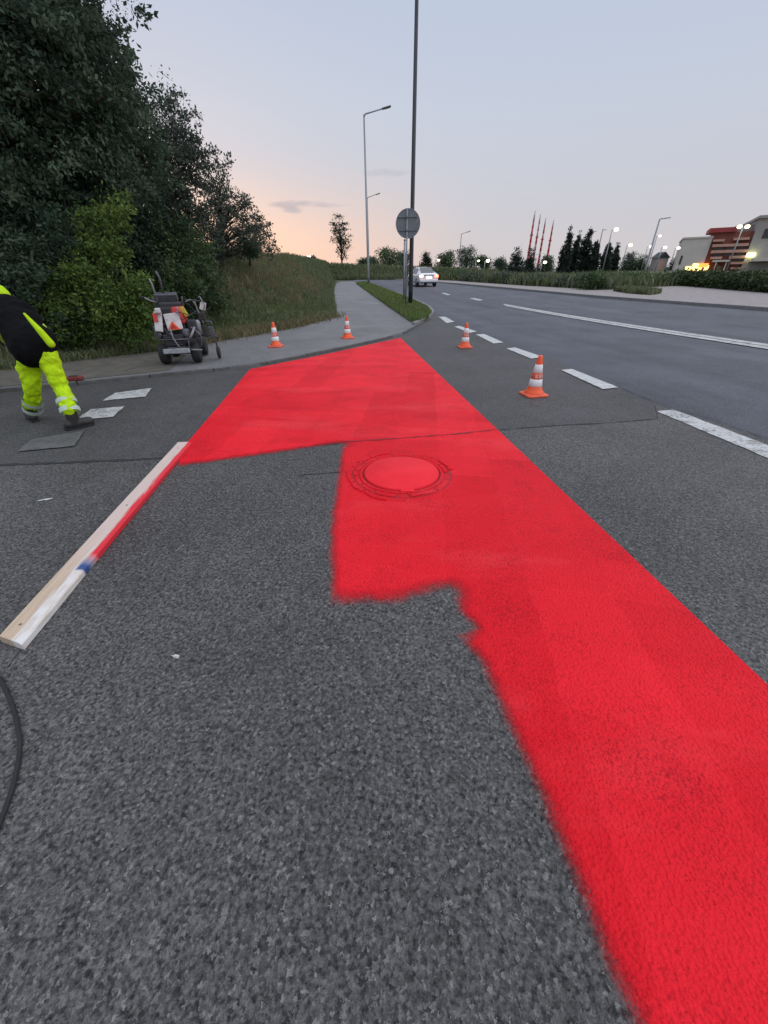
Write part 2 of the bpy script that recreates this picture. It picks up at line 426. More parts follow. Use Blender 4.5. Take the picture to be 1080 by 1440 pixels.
# ------------------------------------------------------------------ mesh helpers
class MB:
    def __init__(s): s.v = []; s.f = []
    def add(s, vs, fs):
        o = len(s.v)
        s.v += [tuple(q) for q in vs]
        s.f += [tuple(i + o for i in f) for f in fs]
        return s
    def box(s, c, d, rot=None):
        c = Vector(c)
        vs = []
        for z in (-.5, .5):
            for y in (-.5, .5):
                for x in (-.5, .5):
                    q = Vector((x * d[0], y * d[1], z * d[2]))
                    if rot is not None: q = rot @ q
                    vs.append(c + q)
        return s.add(vs, [(0, 2, 3, 1), (4, 5, 7, 6), (0, 1, 5, 4), (2, 6, 7, 3), (0, 4, 6, 2), (1, 3, 7, 5)])
    def tube(s, pts, rad, n=8, cap=True):
        pts = [Vector(p) for p in pts]
        if isinstance(rad, (int, float)): rad = [rad] * len(pts)
        vs, fs = [], []
        for i, p in enumerate(pts):
            t = (pts[min(i + 1, len(pts) - 1)] - pts[max(i - 1, 0)])
            t = t.normalized() if t.length > 1e-9 else Vector((0, 0, 1))
            ref = Vector((0, 0, 1)) if abs(t.z) < 0.9 else Vector((1, 0, 0))
            a = t.cross(ref).normalized(); b = t.cross(a)
            for k in range(n):
                w = 2 * math.pi * k / n
                vs.append(p + (a * math.cos(w) + b * math.sin(w)) * rad[i])
        for i in range(len(pts) - 1):
            for k in range(n):
                k2 = (k + 1) % n
                fs.append((i * n + k, (i + 1) * n + k, (i + 1) * n + k2, i * n + k2))
        if cap:
            fs.append(tuple(range(n)))
            fs.append(tuple(reversed([(len(pts) - 1) * n + k for k in range(n)])))
        return s.add(vs, fs)
    def lathe(s, prof, n=24, c=(0, 0, 0), axis='Z', cap=True):
        vs, fs = [], []
        for r, h in prof:
            for k in range(n):
                w = 2 * math.pi * k / n
                x, y = r * math.cos(w), r * math.sin(w)
                q = {'Z': (x, y, h), 'X': (h, x, y), 'Y': (y, h, x)}[axis]
                vs.append((q[0] + c[0], q[1] + c[1], q[2] + c[2]))
        for i in range(len(prof) - 1):
            for k in range(n):
                k2 = (k + 1) % n
                fs.append((i * n + k, i * n + k2, (i + 1) * n + k2, (i + 1) * n + k))
        if cap:
            fs.append(tuple(reversed(range(n))))
            fs.append(tuple((len(prof) - 1) * n + k for k in range(n)))
        return s.add(vs, fs)
    def ell(s, c, r, rot=None, n=14, m=10):
        c = Vector(c); vs, fs = [], []
        for i in range(1, m):
            th = math.pi * i / m
            for k in range(n):
                w = 2 * math.pi * k / n
                q = Vector((r[0] * math.sin(th) * math.cos(w), r[1] * math.sin(th) * math.sin(w), r[2] * math.cos(th)))
                if rot is not None: q = rot @ q
                vs.append(c + q)
        t = Vector((0, 0, r[2])); 
        if rot is not None: t = rot @ t
        vs.append(c + t); vs.append(c - t)
        T, B = len(vs) - 2, len(vs) - 1
        for i in range(m - 2):
            for k in range(n):
                k2 = (k + 1) % n
                fs.append((i * n + k, (i + 1) * n + k, (i + 1) * n + k2, i * n + k2))
        for k in range(n):
            k2 = (k + 1) % n
            fs.append((T, k, k2)); fs.append((B, (m - 2) * n + k2, (m - 2) * n + k))
        return s.add(vs, fs)
    def capsule(s, a, ra, b, rb, n=12):
        a, b = Vector(a), Vector(b)
        d = b - a; L = d.length; t = d.normalized()
        pts, rad = [], []
        for w in (-85, -60, -30): pts.append(a + t * ra * math.sin(R(w))); rad.append(ra * math.cos(R(w)))
        for k in range(5):
            u = k / 4; pts.append(a + d * u); rad.append(ra + (rb - ra) * u)
        for w in (30, 60, 85): pts.append(b + t * rb * math.sin(R(w))); rad.append(rb * math.cos(R(w)))
        return s.tube(pts, rad, n)
    def build(s, name, mat, parent=None, smooth=False, bevel=0, angle=None):
        me = bpy.data.meshes.new(name)
        me.from_pydata(s.v, [], s.f)
        me.update()
        return link(name, me, mat, parent, smooth, bevel)
def link(name, me, mat, parent=None, smooth=False, bevel=0):
    o = bpy.data.objects.new(name, me)
    C.objects.link(o)
    if mat: me.materials.append(MATS[mat] if isinstance(mat, str) else mat)
    if parent is not None: o.parent = parent
    if smooth and len(me.polygons): me.polygons.foreach_set('use_smooth', [True] * len(me.polygons))
    if bevel:
        b = o.modifiers.new('bevel', 'BEVEL'); b.width = bevel; b.segments = 2; b.limit_method = 'ANGLE'
    return o
def tag(o, label, cat, group=None):
    o['label'] = label; o['category'] = cat
    if group: o['group'] = group
    return o
def struct(o, kind='structure'):
    o['kind'] = kind
    return o
def thing(name, label, cat, loc=(0, 0, 0), rz=0, group=None):
    o = bpy.data.objects.new(name, None)
    C.objects.link(o)
    o.empty_display_size = 0.1
    o.location = loc; o.rotation_euler = (0, 0, rz)
    return tag(o, label, cat, group)
def copy_tree(o, parent=None):
    c = o.copy(); C.objects.link(c); c.parent = parent
    for ch in o.children: copy_tree(ch, c)
    return c
def npmesh(name, V, F, rnd=None):
    """V (n,3) floats, F (m,k) ints"""
    me = bpy.data.meshes.new(name)
    m, k = F.shape
    me.vertices.add(len(V)); me.vertices.foreach_set('co', V.astype(np.float32).ravel())
    me.loops.add(m * k); me.loops.foreach_set('vertex_index', F.astype(np.int32).ravel())
    me.polygons.add(m)
    me.polygons.foreach_set('loop_start', np.arange(0, m * k, k, dtype=np.int32))
    me.polygons.foreach_set('loop_total', np.full(m, k, dtype=np.int32))
    me.update(calc_edges=True)
    if rnd is not None:
        a = me.attributes.new('rnd', 'FLOAT', 'POINT')
        a.data.foreach_set('value', rnd.astype(np.float32))
    return me
def tri_fill(bm, poly):
    n = len(poly)
    vv, _, ff, *_r = delaunay_2d_cdt([Vector(p) for p in poly], [(i, (i + 1) % n) for i in range(n)], [list(range(n))], 1, 1e-5)
    bv = [bm.verts.new((v.x, v.y, 0)) for v in vv]
    for f in ff: bm.faces.new([bv[i] for i in f])
def sheet(name, poly, dz, mat, thick=0.0, parent=None, zfun=None):
    bm = bmesh.new()
    tri_fill(bm, poly)
    for c in YC:
        bmesh.ops.bisect_plane(bm, geom=bm.verts[:] + bm.edges[:] + bm.faces[:], plane_co=(0, c, 0), plane_no=(0, 1, 0))
    bmesh.ops.recalc_face_normals(bm, faces=bm.faces[:])
    if bm.faces and sum(f.normal.z * f.calc_area() for f in bm.faces) < 0:
        bmesh.ops.reverse_faces(bm, faces=bm.faces[:])
    if thick:
        be = [e for e in bm.edges if e.is_boundary]
        r = bmesh.ops.extrude_edge_only(bm, edges=be)
        low = {v for v in r['geom'] if isinstance(v, bmesh.types.BMVert)}
    else: low = set()
    for v in bm.verts:
        v.co.z = g(v.co.y) + dz - (thick if v in low else 0)
    me = bpy.data.meshes.new(name)
    bm.to_mesh(me); bm.free()
    return link(name, me, mat, parent)

# ------------------------------------------------------------------ setting: ground, roads, pavements
ground = struct(sheet('ground', [(-500, -60), (500, -60), (500, 900), (-500, 900)], -0.06, 'soil_grass'))
far_edge_px = [(1080, 437), (960, 428.5), (840, 419), (740, 409.5), (640, 400), (590, 395.5), (545, 393)]
FE = [W(*p) for p in far_edge_px]
a0 = Vector(FE[0]) - RD * 40
road_poly = [(-40, -9), (a0.x + 2, -9), (a0.x, a0.y)] + FE + [W(500, 393.5)] + [W(470, 400), W(474, 440), (-3.5, 13), (-40, 9)]
road = struct(sheet('main_road', road_poly, 0.0, 'asphalt_main'))
# side-street asphalt and the old coarse asphalt in the foreground
kerb_px = [(0, 553), (100, 543.5), (230, 530), (350, 518.5), (460, 496.5), (563, 473), (586, 460), (603, 449)]
KL = [W(*p) for p in kerb_px]
k0 = Vector(KL[0]); kd = (Vector(KL[0]) - Vector(KL[2])).normalized(); kext = k0 + kd * 25
seam_r = [(617, 440), (640, 455), (700, 478), (780, 507), (869, 546), (925, 569), (1006, 594), (1080, 620)]
SR = [W(*p) for p in seam_r]
sext = Vector(SR[-1]) - RD * 7
side_poly = [(-40, -9), (sext.x + 0.4, -9), (sext.x, sext.y)] + SR[::-1] + [W(603, 450)] + KL[::-1] + [(kext.x, kext.y)]
struct(sheet('side_street', side_poly, 0.005, 'asphalt_side'))
seam_px = [(-60, 659), (0, 656), (120, 651), (250, 645), (370, 633), (480, 624), (560, 619), (640, 613), (700, 606), (780, 600), (860, 596), (925, 590)]
def jag(pts, amp, step, seed):
    rr = random.Random(seed); out = []
    for a, b in zip(pts[:-1], pts[1:]):
        a, b = Vector(a), Vector(b); L = (b - a).length; n = max(1, int(L / step))
        nn = Vector((-(b - a).y, (b - a).x)).normalized()
        for k in range(n):
            q = a + (b - a) * (k / n)
            if k: q = q + nn * rr.uniform(-amp, amp)
            out.append((q.x, q.y))
    out.append(tuple(pts[-1]))
    return out
SM = jag([W(*p) for p in seam_px], 0.022, 0.09, 3)
coarse_poly = [(-40, -9), (sext.x + 0.35, -9), (sext.x - .06, sext.y)] + [(x - .05, y - .02) for x, y in SR[:4:-1]] + SM[::-1] + [(-40, SM[0][1] + 1.0)]
struct(sheet('old_asphalt', coarse_poly, 0.010, 'asphalt_coarse'))

def ribbon(name, pts, w0, w1, dz, mat, seed, parent=None, step=0.06):
    rr = random.Random(seed)
    pts = jag(pts, 0.008, step, seed + 1)
    mb = MB(); n = len(pts)
    for i, (x, y) in enumerate(pts):
        a = Vector(pts[max(0, i - 1)]); b = Vector(pts[min(n - 1, i + 1)])
        t = (b - a).normalized(); nn = Vector((-t.y, t.x)); w = rr.uniform(w0, w1) / 2
        if i in (0, n - 1): w *= .2
        for s in (-1, 1):
            q = Vector((x, y)) + nn * w * s
            mb.v.append((q.x, q.y, g(q.y) + dz))
    mb.f = [(2 * i, 2 * i + 1, 2 * i + 3, 2 * i + 2) for i in range(n - 1)]
    return mb.build(name, mat, parent)
cr = ribbon('crack', [W(*p) for p in seam_px[:6]], 0.025, 0.065, 0.0135, 'crack_fill', 1, road)  # dark joint; along the red edge it also paints the shadow below it
ribbon('crack', [W(*p) for p in seam_px[8:]], 0.006, 0.03, 0.0135, 'crack_fill', 2, road)
ribbon('crack', [W(415, 671), W(450, 668), W(482, 666)], 0.008, 0.022, 0.0135, 'crack_fill', 4, road)
ribbon('crack', [(x + .02, y) for x, y in SR[4:]], 0.004, 0.022, 0.0135, 'crack_fill', 5, road)

# pavement with the path that leads on along the road
SWZ = 0.055
toe_px = [(0, 523), (150, 503), (240, 492), (300, 481), (360, 471), (420, 460), (474, 446)]
path_l = [(471, 424), (469, 408), (472, 399.5), (480, 396)]
path_r = [(498, 396), (501, 399), (520, 412.5), (560, 440), (577, 452)]
TOE = [W(*p, SWZ) for p in toe_px]
text = Vector(TOE[0]) + kd * 25
pl, pr = [W(*p, SWZ) for p in path_l], [W(*p, SWZ) for p in path_r]
walk_poly = [(x, y + .06) for x, y in KL] + [W(590, 454.5, SWZ)] + pr[::-1] + pl[::-1] + TOE[::-1] + [(text.x, text.y), (kext.x, kext.y + .06)]
struct(sheet('pavement', walk_poly, SWZ, 'asphalt_path', 0.2))
verge_px = [(501, 398.5), (520, 412), (560, 439.5), (578, 451), (590, 451.5), (602, 446.5), (607, 440.5), (600, 433.5), (575, 421), (540, 406.5), (514, 397)]
VG = [W(*p, 0.1) for p in verge_px]
struct(sheet('grass_verge', VG, 0.085, 'soil_grass', 0.2))

def kerb_line(parent, pts, w, h, mat, L=1.0, seed=1, side=1):
    """single kerb stones set along a polyline, each its own piece"""
    rr = random.Random(seed)
    P2 = [Vector(p) for p in pts]
    seg = []
    acc = 0
    cum = [0]
    for a, b in zip(P2[:-1], P2[1:]): cum.append(cum[-1] + (b - a).length)
    def pos(s):
        for i in range(len(P2) - 1):
            if s <= cum[i + 1] or i == len(P2) - 2:
                return P2[i] + (P2[i + 1] - P2[i]) * ((s - cum[i]) / max(1e-6, cum[i + 1] - cum[i]))
    s = 0
    while s < cum[-1] - 0.2:
        e = min(s + L, cum[-1])
        a, b = pos(s + .006), pos(e - .006)
        t = (b - a).normalized(); nn = Vector((-t.y, t.x)) * side
        dz = rr.uniform(-.004, .004)
        mb = MB(); vs = []
        for q in (a, b, b + nn * w, a + nn * w): vs.append((q.x, q.y, g(q.y) - 0.12))
        for q in (a, b, b + nn * w, a + nn * w): vs.append((q.x, q.y, g(q.y) + h + dz))
        mb.add(vs, [(0, 3, 2, 1), (4, 5, 6, 7), (0, 1, 5, 4), (1, 2, 6, 5), (2, 3, 7, 6), (3, 0, 4, 7)])
        mb.build('kerb_stone', mat, parent, False, 0.012)
        s = e
kb = bpy.data.objects.new('kerb', None); C.objects.link(kb); struct(kb)
kerb_line(kb, KL[::-1] + [(k0.x + kd.x * 3, k0.y + kd.y * 3)], 0.065, 0.062, 'kerb_dark', 1.0, 3, -1)
vkerb = [W(*p) for p in [(584, 459), (598, 452.5), (606, 447), (611, 441), (606, 434.5), (590, 426), (575, 419.5), (540, 406), (512, 396.5)]]
kerb_line(kb, vkerb, 0.13, 0.115, 'kerb_concrete', 0.8, 5, 1)

# light paved footway across the road
hb_px = [(1080, 412), (1020, 406.5), (960, 402), (900, 402.5), (850, 408), (740, 402), (640, 395), (590, 392.5), (545, 391)]
HB = [W(*p, .1) for p in hb_px]
f0 = Vector(FE[0]) - RD * 40; h0 = Vector(HB[0]) + Vector((40, -18))
foot_poly = [(f0.x, f0.y)] + [(x + .1, y) for x, y in FE] + HB[::-1] + [(h0.x, h0.y), (h0.x + 10, f0.y)]
struct(sheet('footway_far_side', foot_poly, 0.11, 'pavement_beige', 0.2))
kerb_line(kb, [(f0.x, f0.y)] + FE[:5], 0.2, 0.125, 'kerb_concrete', 3.0, 8, -1)

# ------------------------------------------------------------------ road markings
def quad_mark(name, pxs, label, mat='marking_fresh', dz=0.0155, group=None):
    q = [W(*p) for p in pxs]
    o = sheet(name, jag(q + [q[0]], 0.007, 0.06, int(pxs[0][0]))[:-1], dz, mat)
    return tag(o, label, 'road marking', group)
EG = 'broken white edge line beside the red lane'
quad_mark('lane_dash', [(617, 446), (626, 446), (639, 453), (628, 455)], 'farthest small white dash of the broken edge line, by the rounded verge kerb', group=EG)
quad_mark('lane_dash', [(639, 460), (646, 459), (671, 467), (660, 469)], 'white edge dash right behind the farther of the two cones on the road', group=EG)
quad_mark('lane_dash', [(669, 471), (681, 470.5), (708, 482.5), (694, 484)], 'white edge dash in the gap between the two cones on the road', group=EG)
quad_mark('lane_dash', [(712, 491), (724, 489.5), (764, 503), (747, 505.5)], 'white edge dash partly hidden by the nearest cone', group=EG)
quad_mark('lane_dash', [(789, 521.5), (804, 520), (869, 546), (847, 548.5)], 'white edge dash lying just right of the nearest cone', group=EG)
quad_mark('lane_dash', [(923, 580), (946, 577.6), (1100, 636), (1078, 646)], 'worn cracked white edge dash cut by the right picture border', 'marking_worn', group=EG)
def line_mark(name, pts, label, mat, group=None):
    return quad_mark(name, pts, label, mat, group=group)
quad_mark('solid_line', [(708, 427.6), (1080, 484.8), (1300, 519), (1300, 522.5), (1080, 487.9), (708, 428.9)], 'far strip of the long white double line in the road', 'marking_worn', group='white double centre line')
quad_mark('solid_line', [(709, 429.3), (1080, 488.6), (1300, 524), (1300, 528.5), (1080, 492), (711, 430.8)], 'near strip of the long white double line in the road', 'marking_worn', group='white double centre line')
quad_mark('lane_dash', [(620, 412.2), (625, 412), (634, 415), (629, 415.6)], 'short white lane dash on the road close behind the white car', 'marking_worn', group='lane dashes in the middle of the road')
quad_mark('lane_dash', [(660, 420), (667, 419.4), (680, 422.4), (673, 423.4)], 'short white lane dash just left of where the double line starts', 'marking_worn', group='lane dashes in the middle of the road')
SG = 'white dashes across the side street'
quad_mark('give_way_dash', [(145, 565), (162, 554), (214, 547), (205, 559)], 'white block dash on the side street nearer the kerb', 'marking_worn', group=SG)
quad_mark('give_way_dash', [(108, 592), (128, 577), (176, 573), (159, 588)], 'white block dash beside the bending worker\'s right boot', 'marking_worn', group=SG)
quad_mark('give_way_dash', [(25, 637), (45, 620), (120, 607), (105, 629)], 'almost worn away grey dash below the bending worker', 'marking_ghost', group=SG)

# red spray-painted surface: fine mesh with a coverage attribute for the sprayed edges
def red_surface():
    px = [((563, 476), 0), ((700, 607), 0), ((890, 788.5), 0), ((1080, 970), 0), 'end',
          ((927, 1440), 1), ((850, 1280), 1), ((790, 1130), 1), ((722, 995), 1), ((692, 932), 1), ((650, 899), 1), ((676, 893), 1), ((660, 860), 1), ((634, 822), 2),
          ((555, 830), 2), ((468, 846), 1), ((477, 740), 1), ((482, 624), 2), ((370, 636), 2), ((250, 657), 0), ((262, 627), 0), ((352, 520.5), 0), ((460, 499), 0)]
    pts, kind = [], []
    e1 = Vector(W(1080, 970)); d1 = (e1 - Vector(W(700, 607))).normalized()
    e2 = Vector(W(927, 1440)); d2 = (e2 - Vector(W(790, 1130))).normalized()
    for q in px:
        if q == 'end':
            a = e1 + d1 * ((e1.y + 1.8)); b = e2 + d2 * (e2.y + 1.8)
            pts += [a, b]; kind += [0, 1]
        else:
            pts.append(Vector(W(*q[0]))); kind.append(q[1])
    fuzz = {0: 0.006, 1: 0.085, 2: 0.15}
    n = len(pts)
    # push the soft edges outwards by a part of their width
    out = []
    area = sum(pts[i].x * pts[(i + 1) % n].y - pts[(i + 1) % n].x * pts[i].y for i in range(n))
    sg = 1 if area > 0 else -1
    for i in range(n):
        a, b, c = pts[i - 1], pts[i], pts[(i + 1) % n]
        n1 = Vector(((b - a).y, -(b - a).x)).normalized() * sg
        n2 = Vector(((c - b).y, -(c - b).x)).normalized() * sg
        f1, f2 = fuzz[kind[i - 1]] * .5, fuzz[kind[i]] * .5
        out.append(b + n1 * f1 + n2 * f2 if f1 + f2 > .02 else b)
    bm = bmesh.new()
    tri_fill(bm, [(q.x, q.y) for q in out])
    xs = [q.x for q in out]; ys = [q.y for q in out]
    st = 0.05
    for k in range(int((max(xs) - min(xs)) / st)):
        bmesh.ops.bisect_plane(bm, geom=bm.verts[:] + bm.edges[:] + bm.faces[:], plane_co=(min(xs) + st * (k + .5), 0, 0), plane_no=(1, 0, 0))
    for k in range(int((max(ys) - min(ys)) / st)):
        bmesh.ops.bisect_plane(bm, geom=bm.verts[:] + bm.edges[:] + bm.faces[:], plane_co=(0, min(ys) + st * (k + .5), 0), plane_no=(0, 1, 0))
    bmesh.ops.recalc_face_normals(bm, faces=bm.faces[:])
    if sum(f.normal.z for f in bm.faces) < 0: bmesh.ops.reverse_faces(bm, faces=bm.faces[:])
    V = np.array([(v.co.x, v.co.y) for v in bm.verts])
    cover = np.full(len(V), 9.0)
    for i in range(n):
        a = np.array(out[i]); b = np.array(out[(i + 1) % n]); k = kind[i]
        ab = b - a
        t = np.clip(((V - a) @ ab) / (ab @ ab), 0, 1)
        d = np.linalg.norm(V - (a + t[:, None] * ab), axis=1)
        c = d / fuzz[k] if k else d / fuzz[k] + 1.6
        cover = np.minimum(cover, c)
    cover = np.clip(cover, 0, 1.6)
    for v in bm.verts: v.co.z = g(v.co.y) + 0.018
    me = bpy.data.meshes.new('red_lane_paint')
    bm.to_mesh(me); bm.free()
    at_ = me.attributes.new('cover', 'FLOAT', 'POINT')
    at_.data.foreach_set('value', cover.astype(np.float32))
    return link('red_lane_paint', me, 'red_paint')
red = tag(red_surface(), 'freshly sprayed bright red cycle lane paint with stepped soft left edge', 'road paint')
ribbon('crack', [W(*p) for p in seam_px[5:9]], 0.008, 0.042, 0.0205, 'red_crack', 21, red)
ribbon('crack', [W(484, 668), W(497, 663), W(508, 666)], 0.006, 0.018, 0.0205, 'red_crack', 22, red)

# manhole under the red paint
def manhole():
    c = P(564.5, 666, 0.02)
    t = thing('manhole_cover', 'round manhole cover and its broken surround painted over in red', 'manhole', (c.x, c.y, 0.018))
    r = 0.315
    MB().lathe([(r - .012, -0.01), (r - .012, .017), (r - .017, .0215), (.0004, .0225)], 48, cap=False).build('lid', 'red_lid', t, True)
    MB().box((0.03, -r + .012, .010), (.10, .05, .014)).build('lifting_notch', 'red_lid', t, False, .004)
    MB().lathe([(r + .004, -.01), (r + .004, .009), (r + .026, .009), (r + .034, -.01)], 48, cap=False).build('frame_ring', 'red_coated', t, False)
    MB().lathe([(r - .013, .001), (r + .0055, .001)], 48, cap=False).build('groove', 'red_crack', t, False)
    rr = random.Random(5)
    ph = [rr.uniform(0, 6.28) for _ in range(6)]
    def edge(w, base, amp): return base + amp * (math.sin(2 * w + ph[0]) + .7 * math.sin(5 * w + ph[1]) + .5 * math.sin(11 * w + ph[2])) / 2.2
    for ring, (b0, a0, b1, a1) in enumerate(((r + .036, .004, r + .078, .016), (r + .092, .016, r + .135, .022))):
        a = rr.uniform(0, .3); end = a + 2 * math.pi - (.0 if ring == 0 else 1.6)
        while a < end - .1:
            b = min(a + rr.uniform(.18, .7), end - .02)
            if ring and rr.random() < .3: a = b; continue
            n = 9; h = rr.uniform(.002, .010)
            g0 = rr.uniform(.01, .03)
            ws = [a + g0 + (b - a - 2 * g0) * k / n for k in range(n + 1)]
            outl = [(edge(w, b0, a0) + rr.uniform(-.003, .003), w) for w in ws] + [(edge(w, b1, a1) + rr.uniform(-.004, .004), w + rr.uniform(-.012, .012)) for w in ws[::-1]]
            m = len(outl); vs = []
            for hh in (-.008, h): vs += [(q * math.cos(w), q * math.sin(w), hh + (rr.uniform(-.0015, .0015) if hh > 0 else 0)) for q, w in outl]
            fs = [tuple(range(m, 2 * m))] + [(k, (k + 1) % m, m + (k + 1) % m, m + k) for k in range(m)]
            MB().add(vs, fs).build('surround_piece', 'red_coated', t, False, .003)
            a = b
    MB().lathe([(r + .035, .0012), (r + .096, .0005)], 40, cap=False).build('surround_crack', 'red_groove', t)
manhole()

# little paint flecks on the old asphalt
def fleck(px, py, s, label, seed):
    rr = random.Random(seed); c = P(px, py); mb = MB(); n = 11; st = rr.uniform(0, 3)
    vs = []
    for k in range(n):
        w = 2 * math.pi * k / n; q = s * rr.uniform(.45, 1.1)
        x, y = q * math.cos(w) * 1.7, q * math.sin(w) * .75
        vs.append((x * math.cos(st) - y * math.sin(st), x * math.sin(st) + y * math.cos(st), 0))
    o = mb.add(vs, [tuple(range(n))]).build('paint_fleck', 'marking_worn')
    o.location = (c.x, c.y, g(c.y) + .0145)
    tag(o, label, 'paint fleck')
fleck(64, 705, .030, 'pale paint fleck on dark asphalt left of the wooden board', 1)
fleck(248, 926, .016, 'tiny pale fleck on asphalt right of the board\'s near end', 2)
o = sheet('chalk_line', [W(6, 948), W(9, 946), W(32, 915), W(27, 919)], 0.0145, 'marking_ghost')
tag(o, 'faint pale scratch line running off the near end of the board', 'road marking')

# ------------------------------------------------------------------ embankment
def smoothstep(t): return t * t * (3 - 2 * t)
def blades(name, pts, hts, mat, lean=0.35, wid=0.02):
    """pts (n,3) roots, hts (n,) heights -> one triangle blade pair each"""
    n = len(pts)
    a = rng.uniform(0, 2 * np.pi, n)
    w = wid * (0.6 + 0.8 * rng.random(n)) * (0.5 + hts / (hts.mean() + 1e-6) * .5)
    d = np.stack([np.cos(a), np.sin(a), np.zeros(n)], 1)
    b = rng.uniform(0, 2 * np.pi, n); l = rng.random(n) * lean
    tip = np.stack([np.cos(b) * l * hts, np.sin(b) * l * hts, hts], 1)
    mid = tip * .55; mid[:, :2] *= .55
    V = np.stack([pts - d * w[:, None], pts + d * w[:, None], pts + mid + d * w[:, None] * .7, pts + mid - d * w[:, None] * .7, pts + tip], 1).reshape(-1, 3)
    i = np.arange(n) * 5
    F = np.concatenate([np.stack([i, i + 1, i + 2], 1), np.stack([i, i + 2, i + 3], 1), np.stack([i + 3, i + 2, i + 4], 1)])
    r = np.repeat(np.clip(rng.normal(.45, .25, n), 0, 1), 5)
    me = npmesh(name, V, F, r)
    return link(name, me, mat)
def scatter_quads(quads, n):
    A = np.array([q[0] for q in quads]); B = np.array([q[1] for q in quads]); Cc = np.array([q[2] for q in quads]); D = np.array([q[3] for q in quads])
    ar = np.linalg.norm(np.cross(B - A, D - A), axis=1)
    k = rng.choice(len(quads), n, p=ar / ar.sum())
    u, v = rng.random(n)[:, None], rng.random(n)[:, None]
    return (A[k] * (1 - u) * (1 - v) + B[k] * u * (1 - v) + Cc[k] * u * v + D[k] * (1 - u) * v), np.array([q[4] for q in quads])[k]
ridge_px = [(-140, 300, 15), (60, 330, 15.5), (220, 345, 17), (270, 348, 18.5), (310, 351, 20.5), (350, 356, 26), (390, 362, 34), (425, 366, 45), (447, 368.5, 58), (460, 371, 72), (466, 386, 90)]
toeW = [(text.x * .5 + TOE[0][0] * .5, text.y * .5 + TOE[0][1] * .5), TOE[0], TOE[2], TOE[3], TOE[4], TOE[5], TOE[6], pl[0], pl[1], pl[2], (W(470, 396)[0] - 1.0, W(470, 396)[1] + 1)]
RIDGE = [at(*p) for p in ridge_px]
EMB_TRI = []
def embankment():
    # resample both curves
    def res(pts, n):
        out = []
        for i in range(n):
            u = i / (n - 1) * (len(pts) - 1); k = min(int(u), len(pts) - 2); f = u - k
            out.append(pts[k].lerp(pts[k + 1], f))
        return out
    T = res([Vector((x, y, g(y) + .03)) for x, y in toeW], 64)
    Rg = res(RIDGE, 64)
    rows = 18
    V, F = [], []
    for i in range(64):
        back = (Rg[i] - T[i]); back.z = 0; back.normalize()
        for j in range(rows + 5):
            if j <= rows:
                u = j / rows
                q = T[i].lerp(Rg[i], u)
                h = u ** 1.45
                q.z = T[i].z + (Rg[i].z - T[i].z) * h
                if 0 < j: q.z += .10 * math.sin(q.x * 1.7 + q.y * .9) * math.sin(u * math.pi) + random.uniform(-.03, .03)
            else:
                q = Rg[i] + back * (j - rows) * 5.0
                f = (j - rows) / 4.0
                q.z = Rg[i].z * (1 - f * f) + (g(q.y) - .3) * f * f
            V.append(tuple(q))
    m = rows + 5
    for i in range(63):
        for j in range(m - 1):
            F.append((i * m + j, (i + 1) * m + j, (i + 1) * m + j + 1, i * m + j + 1))
    me = bpy.data.meshes.new('embankment'); me.from_pydata(V, [], F); me.update()
    o = link('embankment', me, 'soil_grass', None, True)
    struct(o)
    for i in range(63):
        for j in range(rows + 1):
            EMB_TRI.append((V[i * m + j], V[(i + 1) * m + j], V[(i + 1) * m + j + 1], V[i * m + j + 1], j / rows))
embankment()

def far_bank():
    V, F = [], []; n, m = 40, 9
    for i in range(n):
        px = 400 + 300 * i / (n - 1)
        a = P(px, 393.2 if px < 560 else 393.2 + (px - 560) * .02, .02); b = at(px, 374.5 + max(0, px - 470) * .045, a.y + 7)
        for j in range(m):
            u = j / 6.0
            if u <= 1: q = a.lerp(b, u); q.z = a.z + (b.z - a.z) * smoothstep(u) + random.uniform(-.08, .08) * (j > 0)
            else: q = b + Vector((0, 9 * (j - 6), -1.2 * (j - 6)))
            V.append(tuple(q))
    for i in range(n - 1):
        for j in range(m - 1): F.append((i * m + j, (i + 1) * m + j, (i + 1) * m + j + 1, i * m + j + 1))
    me = bpy.data.meshes.new('bend_bank'); me.from_pydata(V, [], F); me.update()
    struct(link('bend_bank', me, 'soil_grass', None, True))
    quads = [(V[i * m + j], V[(i + 1) * m + j], V[(i + 1) * m + j + 1], V[i * m + j + 1], 0) for i in range(n - 1) for j in range(6)]
    pts, _ = scatter_quads(quads, 16000)
    struct(blades('bend_bank_grass', pts, .2 + .45 * rng.random(len(pts)), 'grass_blade', .7, .08), 'stuff')
far_bank()
near = [q for q in EMB_TRI if q[0][1] < 34 and q[0][0] > -13]
far = [q for q in EMB_TRI if q[0][1] >= 34]
pts, uu = scatter_quads(near, 130000)
cl = np.sin(pts[:, 0] * 2.1) * np.sin(pts[:, 1] * 1.7) * .5 + .5
struct(blades('embankment_grass', pts, (.06 + .16 * rng.random(len(pts))) * (.6 + .7 * cl), 'grass_blade', 1.1, .013), 'stuff')
cen, _ = scatter_quads([q for q in near if .25 < q[4] <= 1.0], 260)
tp = np.repeat(cen, 60, axis=0) + rng.normal(0, 1, (260 * 60, 3)) * np.array([.16, .16, 0])
tp[:, 2] -= .05
struct(blades('tall_tufts', tp, .18 + .34 * rng.random(len(tp)), 'grass_dry', 1.0, .010), 'stuff')
lawn = [q for q in EMB_TRI if q[4] < .3 and 11 < q[0][1] < 60]
pts, uu = scatter_quads(lawn, 45000)
struct(blades('lawn_grass', pts, .03 + .08 * rng.random(len(pts)), 'grass_lush', .9, .012), 'stuff')
pts, uu = scatter_quads(far, 20000)
struct(blades('ridge_grass', pts, .2 + .3 * rng.random(len(pts)), 'grass_blade', .5, .05), 'stuff')
